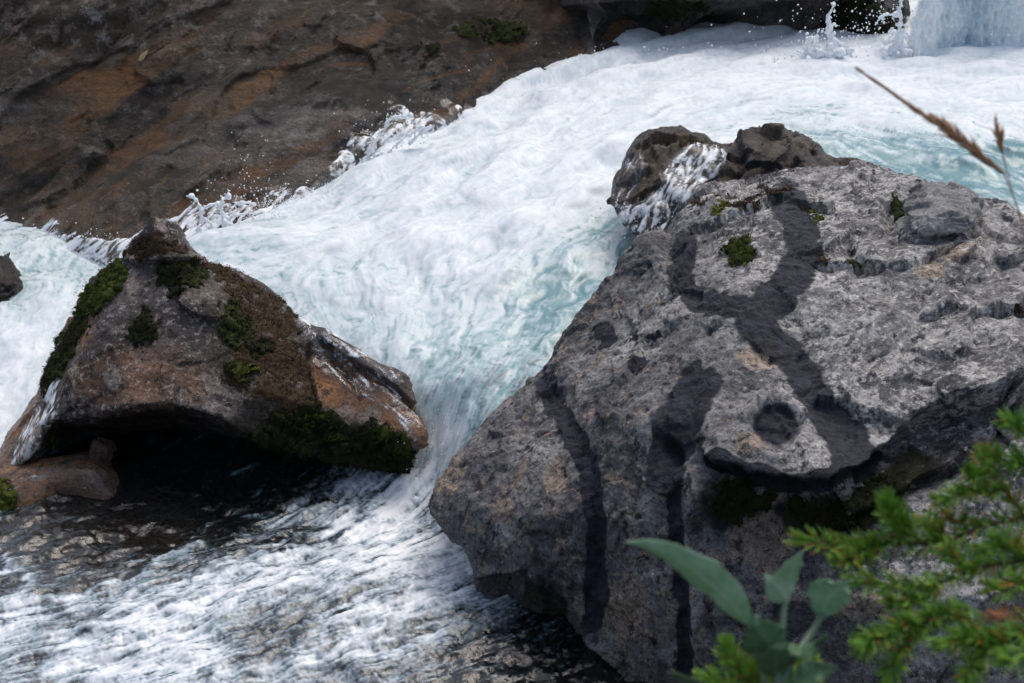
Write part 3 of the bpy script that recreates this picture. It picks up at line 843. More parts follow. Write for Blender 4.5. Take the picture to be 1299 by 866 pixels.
GV /= np.linalg.norm(GV, axis=1)[:, None] + 1e-9

# noise fields, periodic, 2048 samples over 8 m
NT = 2048; TS = 8.0
_k = np.fft.fftfreq(NT, TS / NT); _kk = np.sqrt(_k[:, None] ** 2 + _k[None] ** 2)


def band(wl, width=0.5, seed=0):
    g = np.random.default_rng(seed).normal(size=(NT, NT))
    f = np.fft.fft2(g) * np.exp(-(np.log((_kk + 1e-6) * wl) / width) ** 2)
    t = np.fft.ifft2(f).real
    return (t / t.std()).astype(np.float32)


def samp(T, XY):
    f = XY * (NT / TS)
    i = np.floor(f).astype(np.int32); f = (f - i).astype(np.float32)
    i &= NT - 1; j = (i + 1) & (NT - 1)
    return (T[i[:, 1], i[:, 0]] * (1 - f[:, 0]) * (1 - f[:, 1]) + T[i[:, 1], j[:, 0]] * f[:, 0] * (1 - f[:, 1]) + T[j[:, 1], i[:, 0]] * (1 - f[:, 0]) * f[:, 1] + T[j[:, 1], j[:, 0]] * f[:, 0] * f[:, 1])


T_big, T_mid, T_small, T_fine, T_foam = band(0.42, .5, 1), band(0.15, .5, 2), band(0.055, .5, 3), band(0.022, .45, 4), band(0.09, .8, 5)

cols = np.concatenate([np.linspace(-.9, -.47, 90)[:-1], np.linspace(-.47, .47, 980), np.linspace(.47, .9, 90)[1:]])
rows = 1 / np.linspace(1 / 9.9, 1 / 2.45, 860)
TX, YY = np.meshgrid(cols, rows)
XY = np.stack([(TX * YY).ravel(), YY.ravel()], -1)
NR, NC = TX.shape
Z0 = lookup(GZ, XY)[:, 0]
P0 = np.c_[XY, Z0]
UVW = px(P0)

# what the water is like at each place: foam, clearness (see-through), choppiness
CT = [(1299, 70, .95, 0, 1), (1200, 100, .97, 0, 1), (1100, 110, .97, 0, .9), (1000, 110, .95, 0, .8), (1299, 140, .85, 0, .5), (1200, 150, .8, 0, .5), (1100, 150, .75, 0, .5), (1020, 150, .55, 0, .5), (1150, 185, .22, 0, .5), (1070, 190, .22, 0, .4), (1200, 215, .06, 0, .8),
      (1280, 215, .08, .1, .9), (1299, 250, .12, 0, .8), (1240, 235, .02, .1, .9), (950, 150, .75, 0, .7), (900, 100, .95, 0, .9), (800, 110, .93, 0, 1), (820, 160, .85, 0, .9), (720, 140, .9, 0, 1), (700, 200, .92, 0, 1), (620, 200, .85, 0, 1), (550, 230, .85, 0, 1), (480, 260, .8, 0, .9),
      (600, 290, .9, 0, 1), (700, 270, .93, 0, 1), (760, 240, .9, 0, .8), (740, 320, .5, 0, .8), (775, 300, .15, .2, .7), (800, 320, .4, 0, .7), (690, 370, .08, 0, .8), (710, 398, .10, .05, .7), (720, 365, .12, 0, .8), (640, 330, .85, 0, 1), (560, 330, .85, 0, 1), (500, 300, .9, 0, 1), (400, 290, .85, 0, .8), (330, 300, .7, 0, .6),
      (280, 310, .7, 0, .5), (340, 340, .62, 0, .5), (420, 340, .66, 0, .6), (440, 390, .6, 0, .6), (500, 370, .68, 0, .8), (560, 400, .62, 0, .8), (620, 400, .66, 0, .9), (660, 440, .34, 0, .8), (600, 450, .32, .05, .8), (540, 440, .42, 0, .7), (480, 430, .62, 0, .6), (540, 480, .45, .2, .6), (600, 490, .33, .5, .7),
      (650, 480, .3, .42, .6), (570, 515, .36, .62, .7), (612, 522, .22, .8, .6), (550, 540, .6, .3, .7), (590, 550, .5, .35, .7), (545, 590, .5, .4, .8), (590, 590, .62, .2, .7), (570, 620, .35, .5, .8), (560, 660, .4, .55, .6), (530, 640, .45, .55, .9), (495, 640, .95, .2, 1), (500, 665, 1.0, .1, .9), (470, 660, .6, .4, .9),
      (30, 320, .62, .1, .8), (80, 320, .6, .1, .8), (110, 330, .45, .3, .6), (70, 350, .5, .2, .8), (40, 380, .6, .1, .8), (90, 380, .85, 0, .8), (60, 420, .9, 0, .8), (20, 460, .95, 0, .8), (20, 530, .92, 0, .8), (40, 480, .92, 0, .6),
      (300, 620, .0, 1, .25), (200, 620, .0, 1, .25), (380, 640, .02, 1, .4), (100, 620, .0, 1, .3), (200, 660, .02, 1, .45), (100, 680, .06, 1, .5), (30, 680, .10, 1, .6), (150, 720, .16, 1, .6), (50, 740, .25, .9, .7), (10, 710, .3, .9, .7), (250, 690, .18, .95, .7), (300, 670, .08, 1, .6), (340, 690, .36, .8, .9),
      (350, 660, .2, .9, .8), (420, 660, .2, .9, .8), (420, 690, .3, .8, .8), (330, 720, .55, .45, .9), (270, 745, .62, .4, .9), (210, 770, .66, .4, .9), (500, 700, .55, .5, .7), (560, 705, .80, .2, .6), (610, 710, .70, .2, .5), (480, 725, .70, .4, .7), (580, 745, .62, .45, .7), (440, 760, .45, .6, .6), (400, 735, .42, .7, .7),
      (380, 760, .46, .6, .7), (300, 790, .24, .9, .5), (350, 800, .2, .9, .5), (320, 765, .38, .7, .6), (200, 800, .68, .4, .8), (120, 780, .45, .7, .8), (120, 815, .5, .6, .8), (60, 830, .55, .6, .8), (20, 790, .6, .45, .8), (20, 850, .62, .45, .8), (150, 845, .62, .45, .8), (250, 840, .62, .45, .7), (330, 850, .36, .75, .6), (420, 820, .45, .6, .7),
      (460, 790, .5, .5, .6), (500, 810, .48, .55, .6), (500, 850, .28, .85, .6), (560, 790, .42, .6, .6), (600, 800, .32, .75, .6), (620, 850, .08, 1, .5), (680, 860, .05, 1, .5), (640, 800, .2, .85, .5), (700, 950, .05, 1, .4), (300, 950, .4, .7, .6), (0, 950, .4, .7, .6), (-150, 700, .2, .9, .6), (-150, 400, .9, 0, .8), (1420, 200, .6, 0, .8), (1420, 80, .9, 0, 1), (1000, 900, .05, 1, .3)]
CT = np.array(CT, float)
CW = np.array([on_water(a, b) for a, b in CT[:, :2]])
# weights measured on the water itself, wider along Y because one looks along it
_dd = (GXY[:, None] - CW[None, :, :2]) / np.array([0.17, 0.24])
_d2 = (_dd ** 2).sum(2)
_w = np.exp(-_d2) + 1e-5 / (0.2 + _d2) ** 2
GC = (_w @ CT[:, 2:]) / _w.sum(1)[:, None]
C = lookup(GC, XY)
foam_c, clear_c, chop = C[:, 0], C[:, 1], C[:, 2]
pool = sstep(0.16, 0.06, Z0) * sstep(5.5, 5.1, YY.ravel())
clear_c = np.maximum(clear_c, pool)

# turbulence: eddies folded into each other, dragged a little way along the current
upper = 1 - clear_c
h = 0.010
wx = samp(T_mid, XY * 0.62 + 0.7); wy = samp(T_mid, XY * 0.62 + 3.1); wx2 = samp(T_small, XY * 0.8 + 1.1); wy2 = samp(T_small, XY * 0.8 + 5.1)
WARP = np.stack([0.012 * wx + 0.003 * wx2, 0.012 * wy + 0.003 * wy2], -1) * (0.4 + 0.6 * upper)[:, None]
LEN = dict(big=16, mid=10, small=5, fine=3, foam=9, streak=20)
acc = {k: np.zeros(len(XY), np.float32) for k in list(LEN) + ['mid_s', 'foam_s', 'foam_t']}
T_pool = band(0.20, .6, 9)
for sgn in (1, -1):
    p = XY.copy()
    for k in range(21):
        if k or sgn == 1:
            wp = p + WARP
            if k <= LEN['big'] and k % 2 == 0: acc['big'] += samp(T_big, wp)
            if k <= 3: acc['mid_s'] += samp(T_mid, wp + 1.1); acc['foam_s'] += samp(T_pool, wp); acc['foam_t'] += samp(T_foam, wp + 2.3)
            if k <= LEN['mid']: acc['mid'] += samp(T_mid, wp)
            if k <= LEN['small']: acc['small'] += samp(T_small, wp)
            if k <= LEN['fine']: acc['fine'] += samp(T_fine, p + 0.4 * WARP)
            if k <= LEN['foam']: acc['foam'] += samp(T_foam, wp + 2.3)
            acc['streak'] += samp(T_fine, p + 1.7 + 0.5 * WARP)
        p = p + lookup(GV, p) * h * sgn
big, midn, small, fine, foamn, streak = (acc[k] / acc[k].std() for k in ('big', 'mid', 'small', 'fine', 'foam', 'streak'))
big = big * 0.85
mid_s, foam_s, foam_t = (acc[k] / acc[k].std() for k in ('mid_s', 'foam_s', 'foam_t'))
iso = samp(T_fine, XY + 0.6 * WARP + 4.0)
ismall = samp(T_small, XY + WARP + 6.0)
crest = 1 - np.abs(midn)
dz = (chop + 0.35 * clear_c * (1 - chop)) * (0.017 * big * (0.35 + 0.65 * upper) + upper * (0.0026 * midn + 0.0006 * small + 0.0002 * fine)
             + clear_c * (0.0050 * mid_s + 0.0013 * small + 0.0011 * ismall + 0.0003 * iso + 0.0004 * fine))
Zw = Z0 + dz
cloud = samp(T_foam, XY + 2.5 * WARP + 1.9); cloud2 = samp(T_pool, XY + 3.5 * WARP + 2.9)
mixn = 0.42 * foamn + 0.22 * small + 0.20 * streak + 0.22 * midn + 0.20 * fine + 0.14 * iso + 0.42 * cloud + 0.40 * cloud2 + 0.2 * ismall
# tongues and rafts of foam on the lower pool
qw = UVW + 12 * np.stack([foam_s, 0.45 * samp(T_pool, XY + 1.3)], -1) * 0.55 + 3.5 * np.stack([foam_t, 0.5 * ismall], -1)
RAFT = [([(578, 556), (540, 596), (508, 636), (500, 660), (468, 672), (436, 674)], 15, .75), ([(650, 688), (590, 698), (510, 703), (440, 714), (372, 730), (300, 752), (232, 774)], 14, .62), ([(460, 688), (385, 704), (322, 716), (262, 732), (190, 762)], 7, .42),
        ([(345, 724), (302, 744), (256, 768)], 13, .62), ([(424, 650), (360, 654), (338, 668)], 7, .5), ([(175, 786), (232, 806), (268, 836)], 22, .6), ([(150, 800), (90, 835)], 18, .5), ([(30, 775), (-10, 806)], 16, .6), ([(0, 708), (30, 722), (36, 742)], 6, .5),
        ([(252, 690), (200, 716), (140, 746), (90, 770)], 5, .4), ([(605, 738), (560, 757), (500, 770), (425, 778)], 9, .55), ([(640, 720), (580, 730), (520, 742)], 22, .42), ([(520, 820), (440, 830), (330, 860)], 9, .42), ([(120, 850), (240, 850)], 14, .5), ([(480, 800), (420, 812)], 9, .5), ([(560, 800), (500, 812)], 8, .4)]
raft = np.zeros(len(XY))
sel = np.where((UVW[:, 1] > 520) & (UVW[:, 0] < 760) & (UVW[:, 0] > -80) & (YY.ravel() < 5.4))[0]
for ln, wd, k in RAFT:
    d = polydist(qw[sel], ln)
    raft[sel] = np.maximum(raft[sel], k * np.exp(-(d / (wd * 1.5)) ** 1.5))
pool_f = 0.52 * foam_c + 0.75 * raft * (1 - 0.4 * foam_c)
grain = 0.45 * small + 0.22 * streak + 0.40 * fine + 0.40 * iso + 0.35 * ismall
lo = pool_f + (0.055 + 0.11 * np.clip(foam_c * 0.6 + raft, 0, 1)) * (grain + 0.6 * foam_t + 0.5 * foam_s) + 0.08 * (foam_c > 0.3) * foam_c + 0.07 * sstep(0.05, 0.25, foam_c)
lower_ = sstep(0.2, 0.6, clear_c)
foam = np.clip((lo - 0.11) / 0.95, 0, 1) * lower_ + np.clip(foam_c - 0.08 + 0.165 * mixn + 0.05 * big, 0, 1) * (1 - lower_)
clear = np.clip(sstep(0.28, 0.75, clear_c + 0.12 * small + 0.1 * midn), 0, 1)
V = np.c_[XY, Zw]
idx = np.arange(NR * NC).reshape(NR, NC)
# keep the river off the bank behind the rocks
F = np.stack([idx[:-1, :-1], idx[1:, :-1], idx[1:, 1:], idx[:-1, 1:]], -1).reshape(-1, 4)
me = mesh_np('river', V, F)
attr(me, 'foam', foam); attr(me, 'clear', clear); attr(me, 'streak', streak)

m = M('river_water')
c = m.coord()
fo, cl, sk = m.attr('foam'), m.attr('clear'), m.attr('streak')
fn = m.noise(c, 70, 6, 0.7)
fo2 = m.ma('ADD', fo, m.ma('MULTIPLY', m.ma('SUBTRACT', fn, 0.5), m.ma('ADD', 0.26, m.ma('MULTIPLY', cl, 0.22))))
milk = m.ramp(fo2, [(0.0, (0.14, 0.28, 0.30)), (0.3, (0.41, 0.52, 0.54)), (0.6, (0.58, 0.65, 0.67)), (1.0, (0.77, 0.80, 0.82))])
nb = m.bump(m.ma('ADD', m.noise(c, 38, 5, 0.6), m.ma('MULTIPLY', m.noise(c, 120, 3, 0.6), 0.4)), 0.12, 0.010)
milky = m.n('BsdfPrincipled', {'Base Color': milk, 'Roughness': m.rng(fo, 0.2, 0.8, 0.16, 0.6), 'Normal': nb, 'Specular IOR Level': 0.4,
                               'Subsurface Weight': 0.35, 'Subsurface Radius': (0.03, 0.045, 0.05), 'Subsurface Scale': 1.0}).outputs[0]
nc = m.bump(m.noise(c, 30, 3, 0.55, 0.3), 0.3, 0.015)
fr = m.n('Fresnel', {'IOR': 1.34, 'Normal': nc}).outputs[0]
gl = m.n('BsdfGlossy', {'Color': (1, 1, 1), 'Roughness': 0.17, 'Normal': nc}).outputs[0]
tr = m.n('BsdfTransparent', {'Color': (0.44, 0.48, 0.44)}).outputs[0]
cw = m.n('MixShader', {0: m.ma('MULTIPLY', fr, 1.5), 1: tr, 2: gl}).outputs[0]
ff = m.rng(fo2, -0.06, 0.55)
lowf = m.n('BsdfPrincipled', {'Base Color': m.ramp(fo2, [(0.06, (0.11, 0.155, 0.19)), (0.40, (0.36, 0.43, 0.48)), (0.62, (0.62, 0.67, 0.70)), (0.85, (0.82, 0.84, 0.86))]), 'Roughness': 0.35, 'Normal': nb}).outputs[0]
lows = m.n('MixShader', {0: ff, 1: cw, 2: lowf}).outputs[0]
WATER = m.done(m.n('MixShader', {0: cl, 1: milky, 2: lows}).outputs[0])
river = link('river', me, WATER)
river['kind'] = 'structure'

# river bed, stones and gravel under the clear water
bc = np.linspace(-7.5, 7.5, 300); brw = np.linspace(2.0, 10.4, 260)
BX, BY = np.meshgrid(bc, brw)
B = np.stack([BX.ravel(), BY.ravel()], -1)
bz = lookup(GZ, B)[:, 0] - 0.30 + 0.05 * fbm(np.c_[B * 2.5, 0 * B[:, :1]], 3) + 0.07 * facets(np.c_[B, 0 * B[:, :1]], 3.5)
bi = np.arange(BX.size).reshape(BX.shape)
me = mesh_np('riverbed', np.c_[B, bz], np.stack([bi[:-1, :-1], bi[:-1, 1:], bi[1:, 1:], bi[1:, :-1]], -1).reshape(-1, 4))
m = M('riverbed_stone')
c = m.coord()
bn = m.noise(c, 3.5, 8, 0.65, 0.4)
bcol = m.ramp(bn, [(0.3, (0.018, 0.016, 0.012)), (0.5, (0.045, 0.037, 0.026)), (0.72, (0.11, 0.085, 0.055))])
BED = m.done(m.bsdf(Base_Color=bcol, Roughness=0.8, Normal=m.bump(m.noise(c, 30, 6, 0.7), 0.5, 0.03)))
bed = link('riverbed', me, BED); bed['kind'] = 'structure'


# ------------------------------------------------------------------ waterfall
m = M('falling_water')
c = m.coord()
fm = m.attr('foam')
fcol = m.ramp(m.ma('ADD', fm, m.ma('MULTIPLY', m.ma('SUBTRACT', m.noise(c, 40, 6, 0.7), 0.5), 0.25)), [(0.1, (0.40, 0.52, 0.57)), (0.45, (0.66, 0.73, 0.76)), (0.85, (0.88, 0.90, 0.91))])
fs = m.bsdf(Base_Color=fcol, Roughness=0.5, Normal=m.bump(m.noise(c, 45, 5, 0.7), 0.3, 0.015))
FALL = m.done(m.n('MixShader', {0: m.attr('cover'), 1: m.n('BsdfTransparent').outputs[0], 2: fs}).outputs[0])
na, nb_ = 420, 320
ua = np.linspace(1126, 1560, na); tb = np.linspace(0, 1, nb_)
UA, TB = np.meshgrid(ua, tb)
top = PY(ua, np.full(na, -240), np.full(na, 9.15)); bot = PY(ua, np.full(na, 95), np.full(na, 8.55))
top[:, 2] = top[:, 2].mean() + 0.04 * np.sin(np.arange(na) * .05)
Pf = top[None] * (1 - TB[..., None]) + bot[None] * TB[..., None]
Pf[..., 1] -= 0.22 * np.sin(TB * math.pi) * 0.6
q = np.stack([Pf[..., 0].ravel() * 5.0, Pf[..., 2].ravel() * 1.7, np.zeros(Pf[..., 0].size)], -1)
fo_ = fbm(q, 4) + 0.6 * fbm(q * np.array([3.2, 3.0, 1]) + 8, 3) + 0.35 * fbm(q * np.array([8, 12, 1]) + 8, 2)
du = UA.ravel()
prof = 0.52 + 0.35 * np.exp(-((du - 1170) / 26) ** 2) - 0.30 * np.exp(-((du - 1215) / 30) ** 2) - 0.15 * np.exp(-((du - 1255) / 25) ** 2) + 0.2 * np.exp(-((du - 1310) / 30) ** 2) + 0.5 * sstep(0.86, 1.0, TB.ravel())
foamf = np.clip(prof + 0.22 * fo_, 0, 1)
Pf = Pf.reshape(-1, 3)
Pf[:, 1] -= 0.05 * fo_ + 0.10 * np.exp(-((du - 1170) / 22) ** 2) + 0.05 * fbm(q * np.array([.6, .4, 1]), 2)
edge = du < 1150
Pf[:, 0] += np.where(edge, 0.05 * fbm(np.c_[Pf[:, 2] * 5, du * 0, du * 0], 3), 0)
fi = np.arange(na * nb_).reshape(nb_, na)
Ff = np.stack([fi[:-1, :-1], fi[1:, :-1], fi[1:, 1:], fi[:-1, 1:]], -1).reshape(-1, 4)
me = mesh_np('waterfall', Pf, Ff)
attr(me, 'foam', foamf)
attr(me, 'cover', sstep(-0.15, 0.35, (du - 1148) / 14 + 0.9 * fo_))
fall = link('waterfall', me, FALL); fall['kind'] = 'structure'

# ground behind the rocks and the near bank the plants grow on
m = M('bank_earth')
c = m.coord()
EARTH = m.done(m.bsdf(Base_Color=m.ramp(m.noise(c, 3, 8, 0.7), [(0.35, (0.02, 0.022, 0.012)), (0.55, (0.05, 0.05, 0.03)), (0.7, (0.11, 0.09, 0.06))]), Roughness=0.9, Normal=m.bump(m.noise(c, 12, 8, 0.7), 0.8, 0.08)))


def terrain(name, x0, x1, y0, y1, nx, ny, fz):
    X, Y = np.meshgrid(np.linspace(x0, x1, nx), np.linspace(y0, y1, ny))
    q = np.stack([X.ravel(), Y.ravel(), np.zeros(X.size)], -1)
    z = fz(q[:, 0], q[:, 1]) + 0.12 * fbm(q * 0.9, 4)
    q[:, 2] = z
    i = np.arange(X.size).reshape(X.shape)
    o = link(name, mesh_np(name, q, np.stack([i[:-1, :-1], i[:-1, 1:], i[1:, 1:], i[1:, :-1]], -1).reshape(-1, 4)), EARTH)
    o['kind'] = 'structure'
    return o


terrain('far_bank', -14, 14, 9.6, 40, 120, 90, lambda x, y: -0.4 + 2.1 * sstep(9.6, 11.5, y) * (1.0) + 0.35 * np.maximum(y - 11.5, 0))
terrain('near_bank', -9, 9, -8, 2.75, 140, 90, lambda x, y: np.where(y < 1.1, 1.42, 1.42 - 1.75 * sstep(1.1, 2.7, y)))


# ------------------------------------------------------------------ thin running water on the rocks
m = M('running_water')
fo = m.attr('foam')
c = m.coord()
k = m.ma('ADD', fo, m.ma('MULTIPLY', m.ma('SUBTRACT', m.noise(c, 60, 5, 0.7), 0.5), 0.4))
wh = m.n('BsdfPrincipled', {'Base Color': (0.84, 0.86, 0.88, 1), 'Roughness': 0.6}).outputs[0]
film = m.n('MixShader', {0: 0.04, 1: m.n('BsdfTransparent').outputs[0], 2: m.n('BsdfGlossy', {'Roughness': 0.28}).outputs[0]}).outputs[0]
RUN = m.done(m.n('MixShader', {0: m.rng(k, 0.34, 0.72, 0.0, 0.92), 1: film, 2: wh}).outputs[0])


def nrm(v):
    v = np.asarray(v, float)
    return v / np.linalg.norm(v)


def cascade(r, mask, dpx, name, off, across=5.0, along=38.0, bias=0.5, amp=0.33, soft=2):
    mask = mask * (r.front > 0.2)
    fm = mask[r.F].max(1) > 0.05
    F = r.F[fm]
    ids, inv = np.unique(F, return_inverse=True)
    d = np.array(dpx, float); d /= np.linalg.norm(d)
    uv = r.uv[ids]
    s = uv @ d; t = uv @ np.array([-d[1], d[0]])
    t = t + 3 * fbm(r.V[ids] * 8, 2)
    Q = np.stack([t / across, s / along, s * 0], -1)
    f = bias + amp * (fbm(Q, 3) + 0.6 * fbm(Q * np.array([2.6, 2.2, 1]) + 9, 2))
    mk = mask[ids]
    f = np.clip(f, 0, 1) * sstep(0.05, 0.6, mk)
    P = r.V[ids] + r.N[ids] * (off * sstep(0, 0.5, mk) * (0.8 + 0.2 * f) + 0.002)[:, None]
    me = mesh_np(name, P, inv.reshape(F.shape))
    set_co(me, laplace(P, edges_np(me), soft))
    attr(me, 'foam', f)
    o = link(name, me, RUN); o['kind'] = 'structure'
    return o


def pm(r, poly, it=6):
    return laplace(inpoly(warp_uv(r, 4, 9), poly).astype(float)[:, None], r.E, it)[:, 0]


cascade(left, pm(left, [(80, 482), (72, 505), (69, 526), (63, 548), (43, 574), (30, 590), (12, 594), (22, 570), (36, 540), (50, 508), (64, 486)]), (-45, 100), 'cascade', 0.006, 3.4, 26, 0.48, 0.40)
q = warp_uv(left, 3, 14)
thr = np.zeros(len(q))
for ln, wd in (([(382, 402), (399, 428), (406, 454), (428, 474), (461, 493), (503, 519), (519, 542), (523, 563)], 14), ([(390, 410), (412, 425), (445, 446), (477, 468), (500, 478)], 16), ([(398, 425), (425, 448), (455, 478), (495, 508)], 9), ([(470, 470), (500, 500), (530, 540)], 10)):
    thr = np.maximum(thr, stroke(q, ln, wd))
cascade(left, thr, (90, 75), 'cascade', 0.006, 3.0, 34, 0.36, 0.40)
cascade(behind, pm(behind, [(880, 184), (921, 190), (916, 214), (890, 238), (866, 262), (842, 296), (800, 300), (765, 290), (772, 262), (812, 262), (838, 240), (848, 206)], 8), (-55, 95), 'cascade', 0.020, 6.5, 19, 0.50, 0.40, 10)
cascade(behind, pm(behind, [(790, 205), (812, 195), (815, 230), (790, 270), (770, 262)], 6), (-30, 80), 'cascade', 0.012, 4, 40, 0.32, 0.4, 8)
# torn wash running up the far bank where the torrent strikes it
q = warp_uv(bank, 10, 3.0)
wl = np.interp(q[:, 0], [0, 60, 130, 240, 300, 340, 400, 440, 480, 520, 560, 600, 640, 700, 760, 800], [292, 296, 318, 285, 286, 278, 258, 236, 208, 186, 176, 156, 136, 116, 98, 84])
up = wl - q[:, 1]
hgt = np.interp(q[:, 0], [0, 130, 230, 260, 330, 400, 450, 500, 560, 620, 700, 800], [20, 12, 12, 36, 30, 38, 62, 66, 40, 26, 20, 14])
rag = fbm(bank.V * np.array([7, 7, 7.0]), 4)
wash = sstep(1.0, 0.0, up / hgt + 0.55 * rag - 0.1) * (up > -45)
cascade(bank, wash, (-70, 62), 'cascade', 0.03, 5, 30, 0.56, 0.50, 3)

cascade(low, np.clip(pm(low, [(-20, 596), (60, 592), (110, 586), (138, 604), (150, 622), (60, 630), (-20, 640)]), 0, 1), (-95, 20), 'cascade', 0.008, 5, 40, 0.16, 0.42, 6)

# ------------------------------------------------------------------ splashes
m = M('spray_water')
SPRAY = m.done(m.bsdf(Base_Color=(0.88, 0.90, 0.91), Roughness=0.22, Specular_IOR_Level=0.5))
_ico = bmesh.new(); bmesh.ops.create_icosphere(_ico, subdivisions=2, radius=1.0)
ICO_V = np.array([v.co[:] for v in _ico.verts]); ICO_F = np.array([[v.index for v in f.verts] for f in _ico.faces]); _ico.free()


def balls(C, Rr, squash=None):
    C = np.asarray(C); Rr = np.asarray(Rr)
    n = len(C)
    V = ICO_V[None] * Rr[:, None, None]
    if squash is not None: V = V * squash[:, None, :]
    V = (V + C[:, None]).reshape(-1, 3)
    F = (ICO_F[None] + (np.arange(n) * len(ICO_V))[:, None, None]).reshape(-1, 3)
    return V, F


def pxm(Y, v=200):
    return 0.72 * float(Y) / (CP + (433 - v) / 433 * 0.24 * SP) / 1299


def splash(label, chains, Y, drops=(), seed=1):
    g = np.random.default_rng(seed)
    C, Rr = [], []
    for ch in chains:
        a = np.array(ch, float)
        for p, q in zip(a[:-1], a[1:]):
            L = np.hypot(*(q - p)[:2]); nn = max(2, int(L / 1.0))
            for t in np.linspace(0, 1, nn, endpoint=False):
                s = p + (q - p) * t
                P = PY(s[0], s[1], Y) + np.array([0, (s[0] * 0.37 % 1 - .5) * 0.02, 0])
                P = P + 0.008 * np.array([pn(P[None] * 14)[0], pn(P[None] * 14 + 5)[0], pn(P[None] * 14 + 9)[0]])
                C.append(P); Rr.append(0.8 * s[2] * pxm(Y) * max(0.3, 0.62 + 0.55 * float(pn(P[None] * 26)[0]) + 0.25 * g.normal()))
                if g.random() < 0.5: C.append(P + g.normal(size=3) * s[2] * pxm(Y) * 1.3); Rr.append(s[2] * pxm(Y) * (0.25 + 0.3 * g.random()))
        C.append(PY(a[-1][0], a[-1][1], Y)); Rr.append(a[-1][2] * pxm(Y))
    V, F = balls(C, np.maximum(Rr, 0.004))
    me = remesh(mesh_np('water_splash', V, F), 0.004)
    V, N = get_np(me)
    V = laplace(V, edges_np(me), 3)
    V = V + N * (0.004 * pn(V * 40) + 0.002 * pn(V * 90))[:, None]
    set_co(me, V)
    o = link('water_splash', me, SPRAY)
    tag(o, label, 'splash')
    return o


splash('forked splash of white water leaping up beside the peak of the pointed boulder', [[(252, 292, 6), (254, 280, 4.5), (256, 268, 3.6), (250, 256, 3), (243, 248, 4.2)], [(256, 266, 3), (266, 260, 3), (277, 258, 3), (283, 252, 3.4), (290, 249, 4.6)],
       [(290, 292, 8), (284, 280, 6), (281, 266, 4.5), (282, 256, 3)], [(270, 292, 5), (268, 283, 3), (260, 278, 3)], [(292, 268, 3), (299, 258, 2.6), (310, 256, 3), (322, 259, 3.2)], [(296, 274, 2.6), (306, 272, 2.6), (318, 268, 2.6)], [(300, 290, 5), (330, 284, 5), (350, 282, 3)]], 7.0)
splash('curling rope of splashed water thrown against the brown rock beside the rapids', [[(440, 236, 7), (450, 218, 5), (460, 206, 4.4), (470, 192, 4.4), (474, 178, 3.4), (486, 168, 3), (490, 156, 3), (500, 149, 3.4), (512, 147, 3), (521, 146, 3.8)],
       [(462, 226, 5), (470, 212, 3.5), (478, 198, 3), (484, 194, 3)], [(486, 205, 5), (500, 186, 3.4), (512, 176, 3), (525, 168, 3), (536, 160, 3)], [(520, 182, 5), (530, 172, 3), (546, 160, 2.6)]], 7.62)
splash('tall pointed plume of white water shooting up in front of the dark rock', [[(1058, 4, 3.6), (1056, 12, 2.4), (1050, 22, 5.2), (1052, 34, 4), (1053, 46, 5.5), (1056, 58, 9), (1056, 72, 15), (1056, 88, 20)], [(1038, 45, 4), (1030, 47, 4), (1022, 58, 4.4), (1024, 68, 5), (1014, 78, 6), (1002, 90, 6), (998, 100, 6)],
       [(1058, 50, 5), (1068, 56, 4.6), (1077, 64, 4), (1076, 74, 4.5), (1073, 86, 6)], [(1024, 66, 5), (1036, 72, 7), (1040, 90, 10)], [(1034, 62, 3), (1044, 66, 5)], [(1085, 82, 6), (1105, 78, 5), (1130, 82, 6)]], 8.5)
splash('thin arc of splashing water at the foot of the waterfall', [[(1110, 32, 2.4), (1116, 22, 3), (1126, 17, 3.2), (1137, 18, 3.6), (1142, 8, 3), (1144, -8, 3.4)], [(1140, 40, 4), (1143, 26, 3.4), (1141, 14, 3)], [(1118, 84, 8), (1126, 70, 7), (1136, 60, 8), (1142, 40, 6), (1144, 84, 9)]], 8.5)

# loose droplets in the air, uncountable
g = np.random.default_rng(21)
DC, DR = [], []
for (u, v, su, sv, Y, n, r0) in ((320, 250, 28, 14, 7.0, 60, 1.6), (310, 205, 22, 18, 7.0, 14, 1.3), (345, 262, 16, 10, 7.0, 30, 1.6), (490, 170, 30, 22, 7.6, 50, 1.5), (420, 240, 36, 12, 7.3, 40, 1.6), (1060, 50, 50, 26, 8.5, 80, 1.6), (1115, 45, 24, 24, 8.5, 60, 1.9), (1250, 40, 60, 30, 8.3, 40, 1.3),
                                 (560, 590, 26, 26, 5.0, 110, 1.2), (545, 545, 12, 20, 5.15, 50, 1.2), (800, 275, 30, 16, 6.0, 60, 1.3), (640, 120, 60, 14, 8.4, 40, 1.4), (60, 300, 50, 8, 7.2, 40, 1.5), (860, 70, 90, 8, 8.7, 50, 1.5), (1000, 85, 20, 14, 8.5, 40, 1.8)):
    for _ in range(int(n * 3.2)):
        P = PY(u + g.normal() * su, v + g.normal() * sv, Y + g.normal() * 0.06)
        DC.append(P); DR.append(pxm(Y) * r0 * 0.48 * (0.35 + g.random() ** 2 * 1.2))
DC = np.array(DC); DR = np.array(DR)
zok = DC[:, 2] > lookup(GZ, DC[:, :2])[:, 0]
V, F = balls(DC[zok], DR[zok], np.stack([0.8 + 0.5 * g.random(zok.sum()), np.ones(zok.sum()), 0.8 + 0.6 * g.random(zok.sum())], -1))
spray = link('spray', mesh_np('spray', V, F), SPRAY); spray['kind'] = 'stuff'


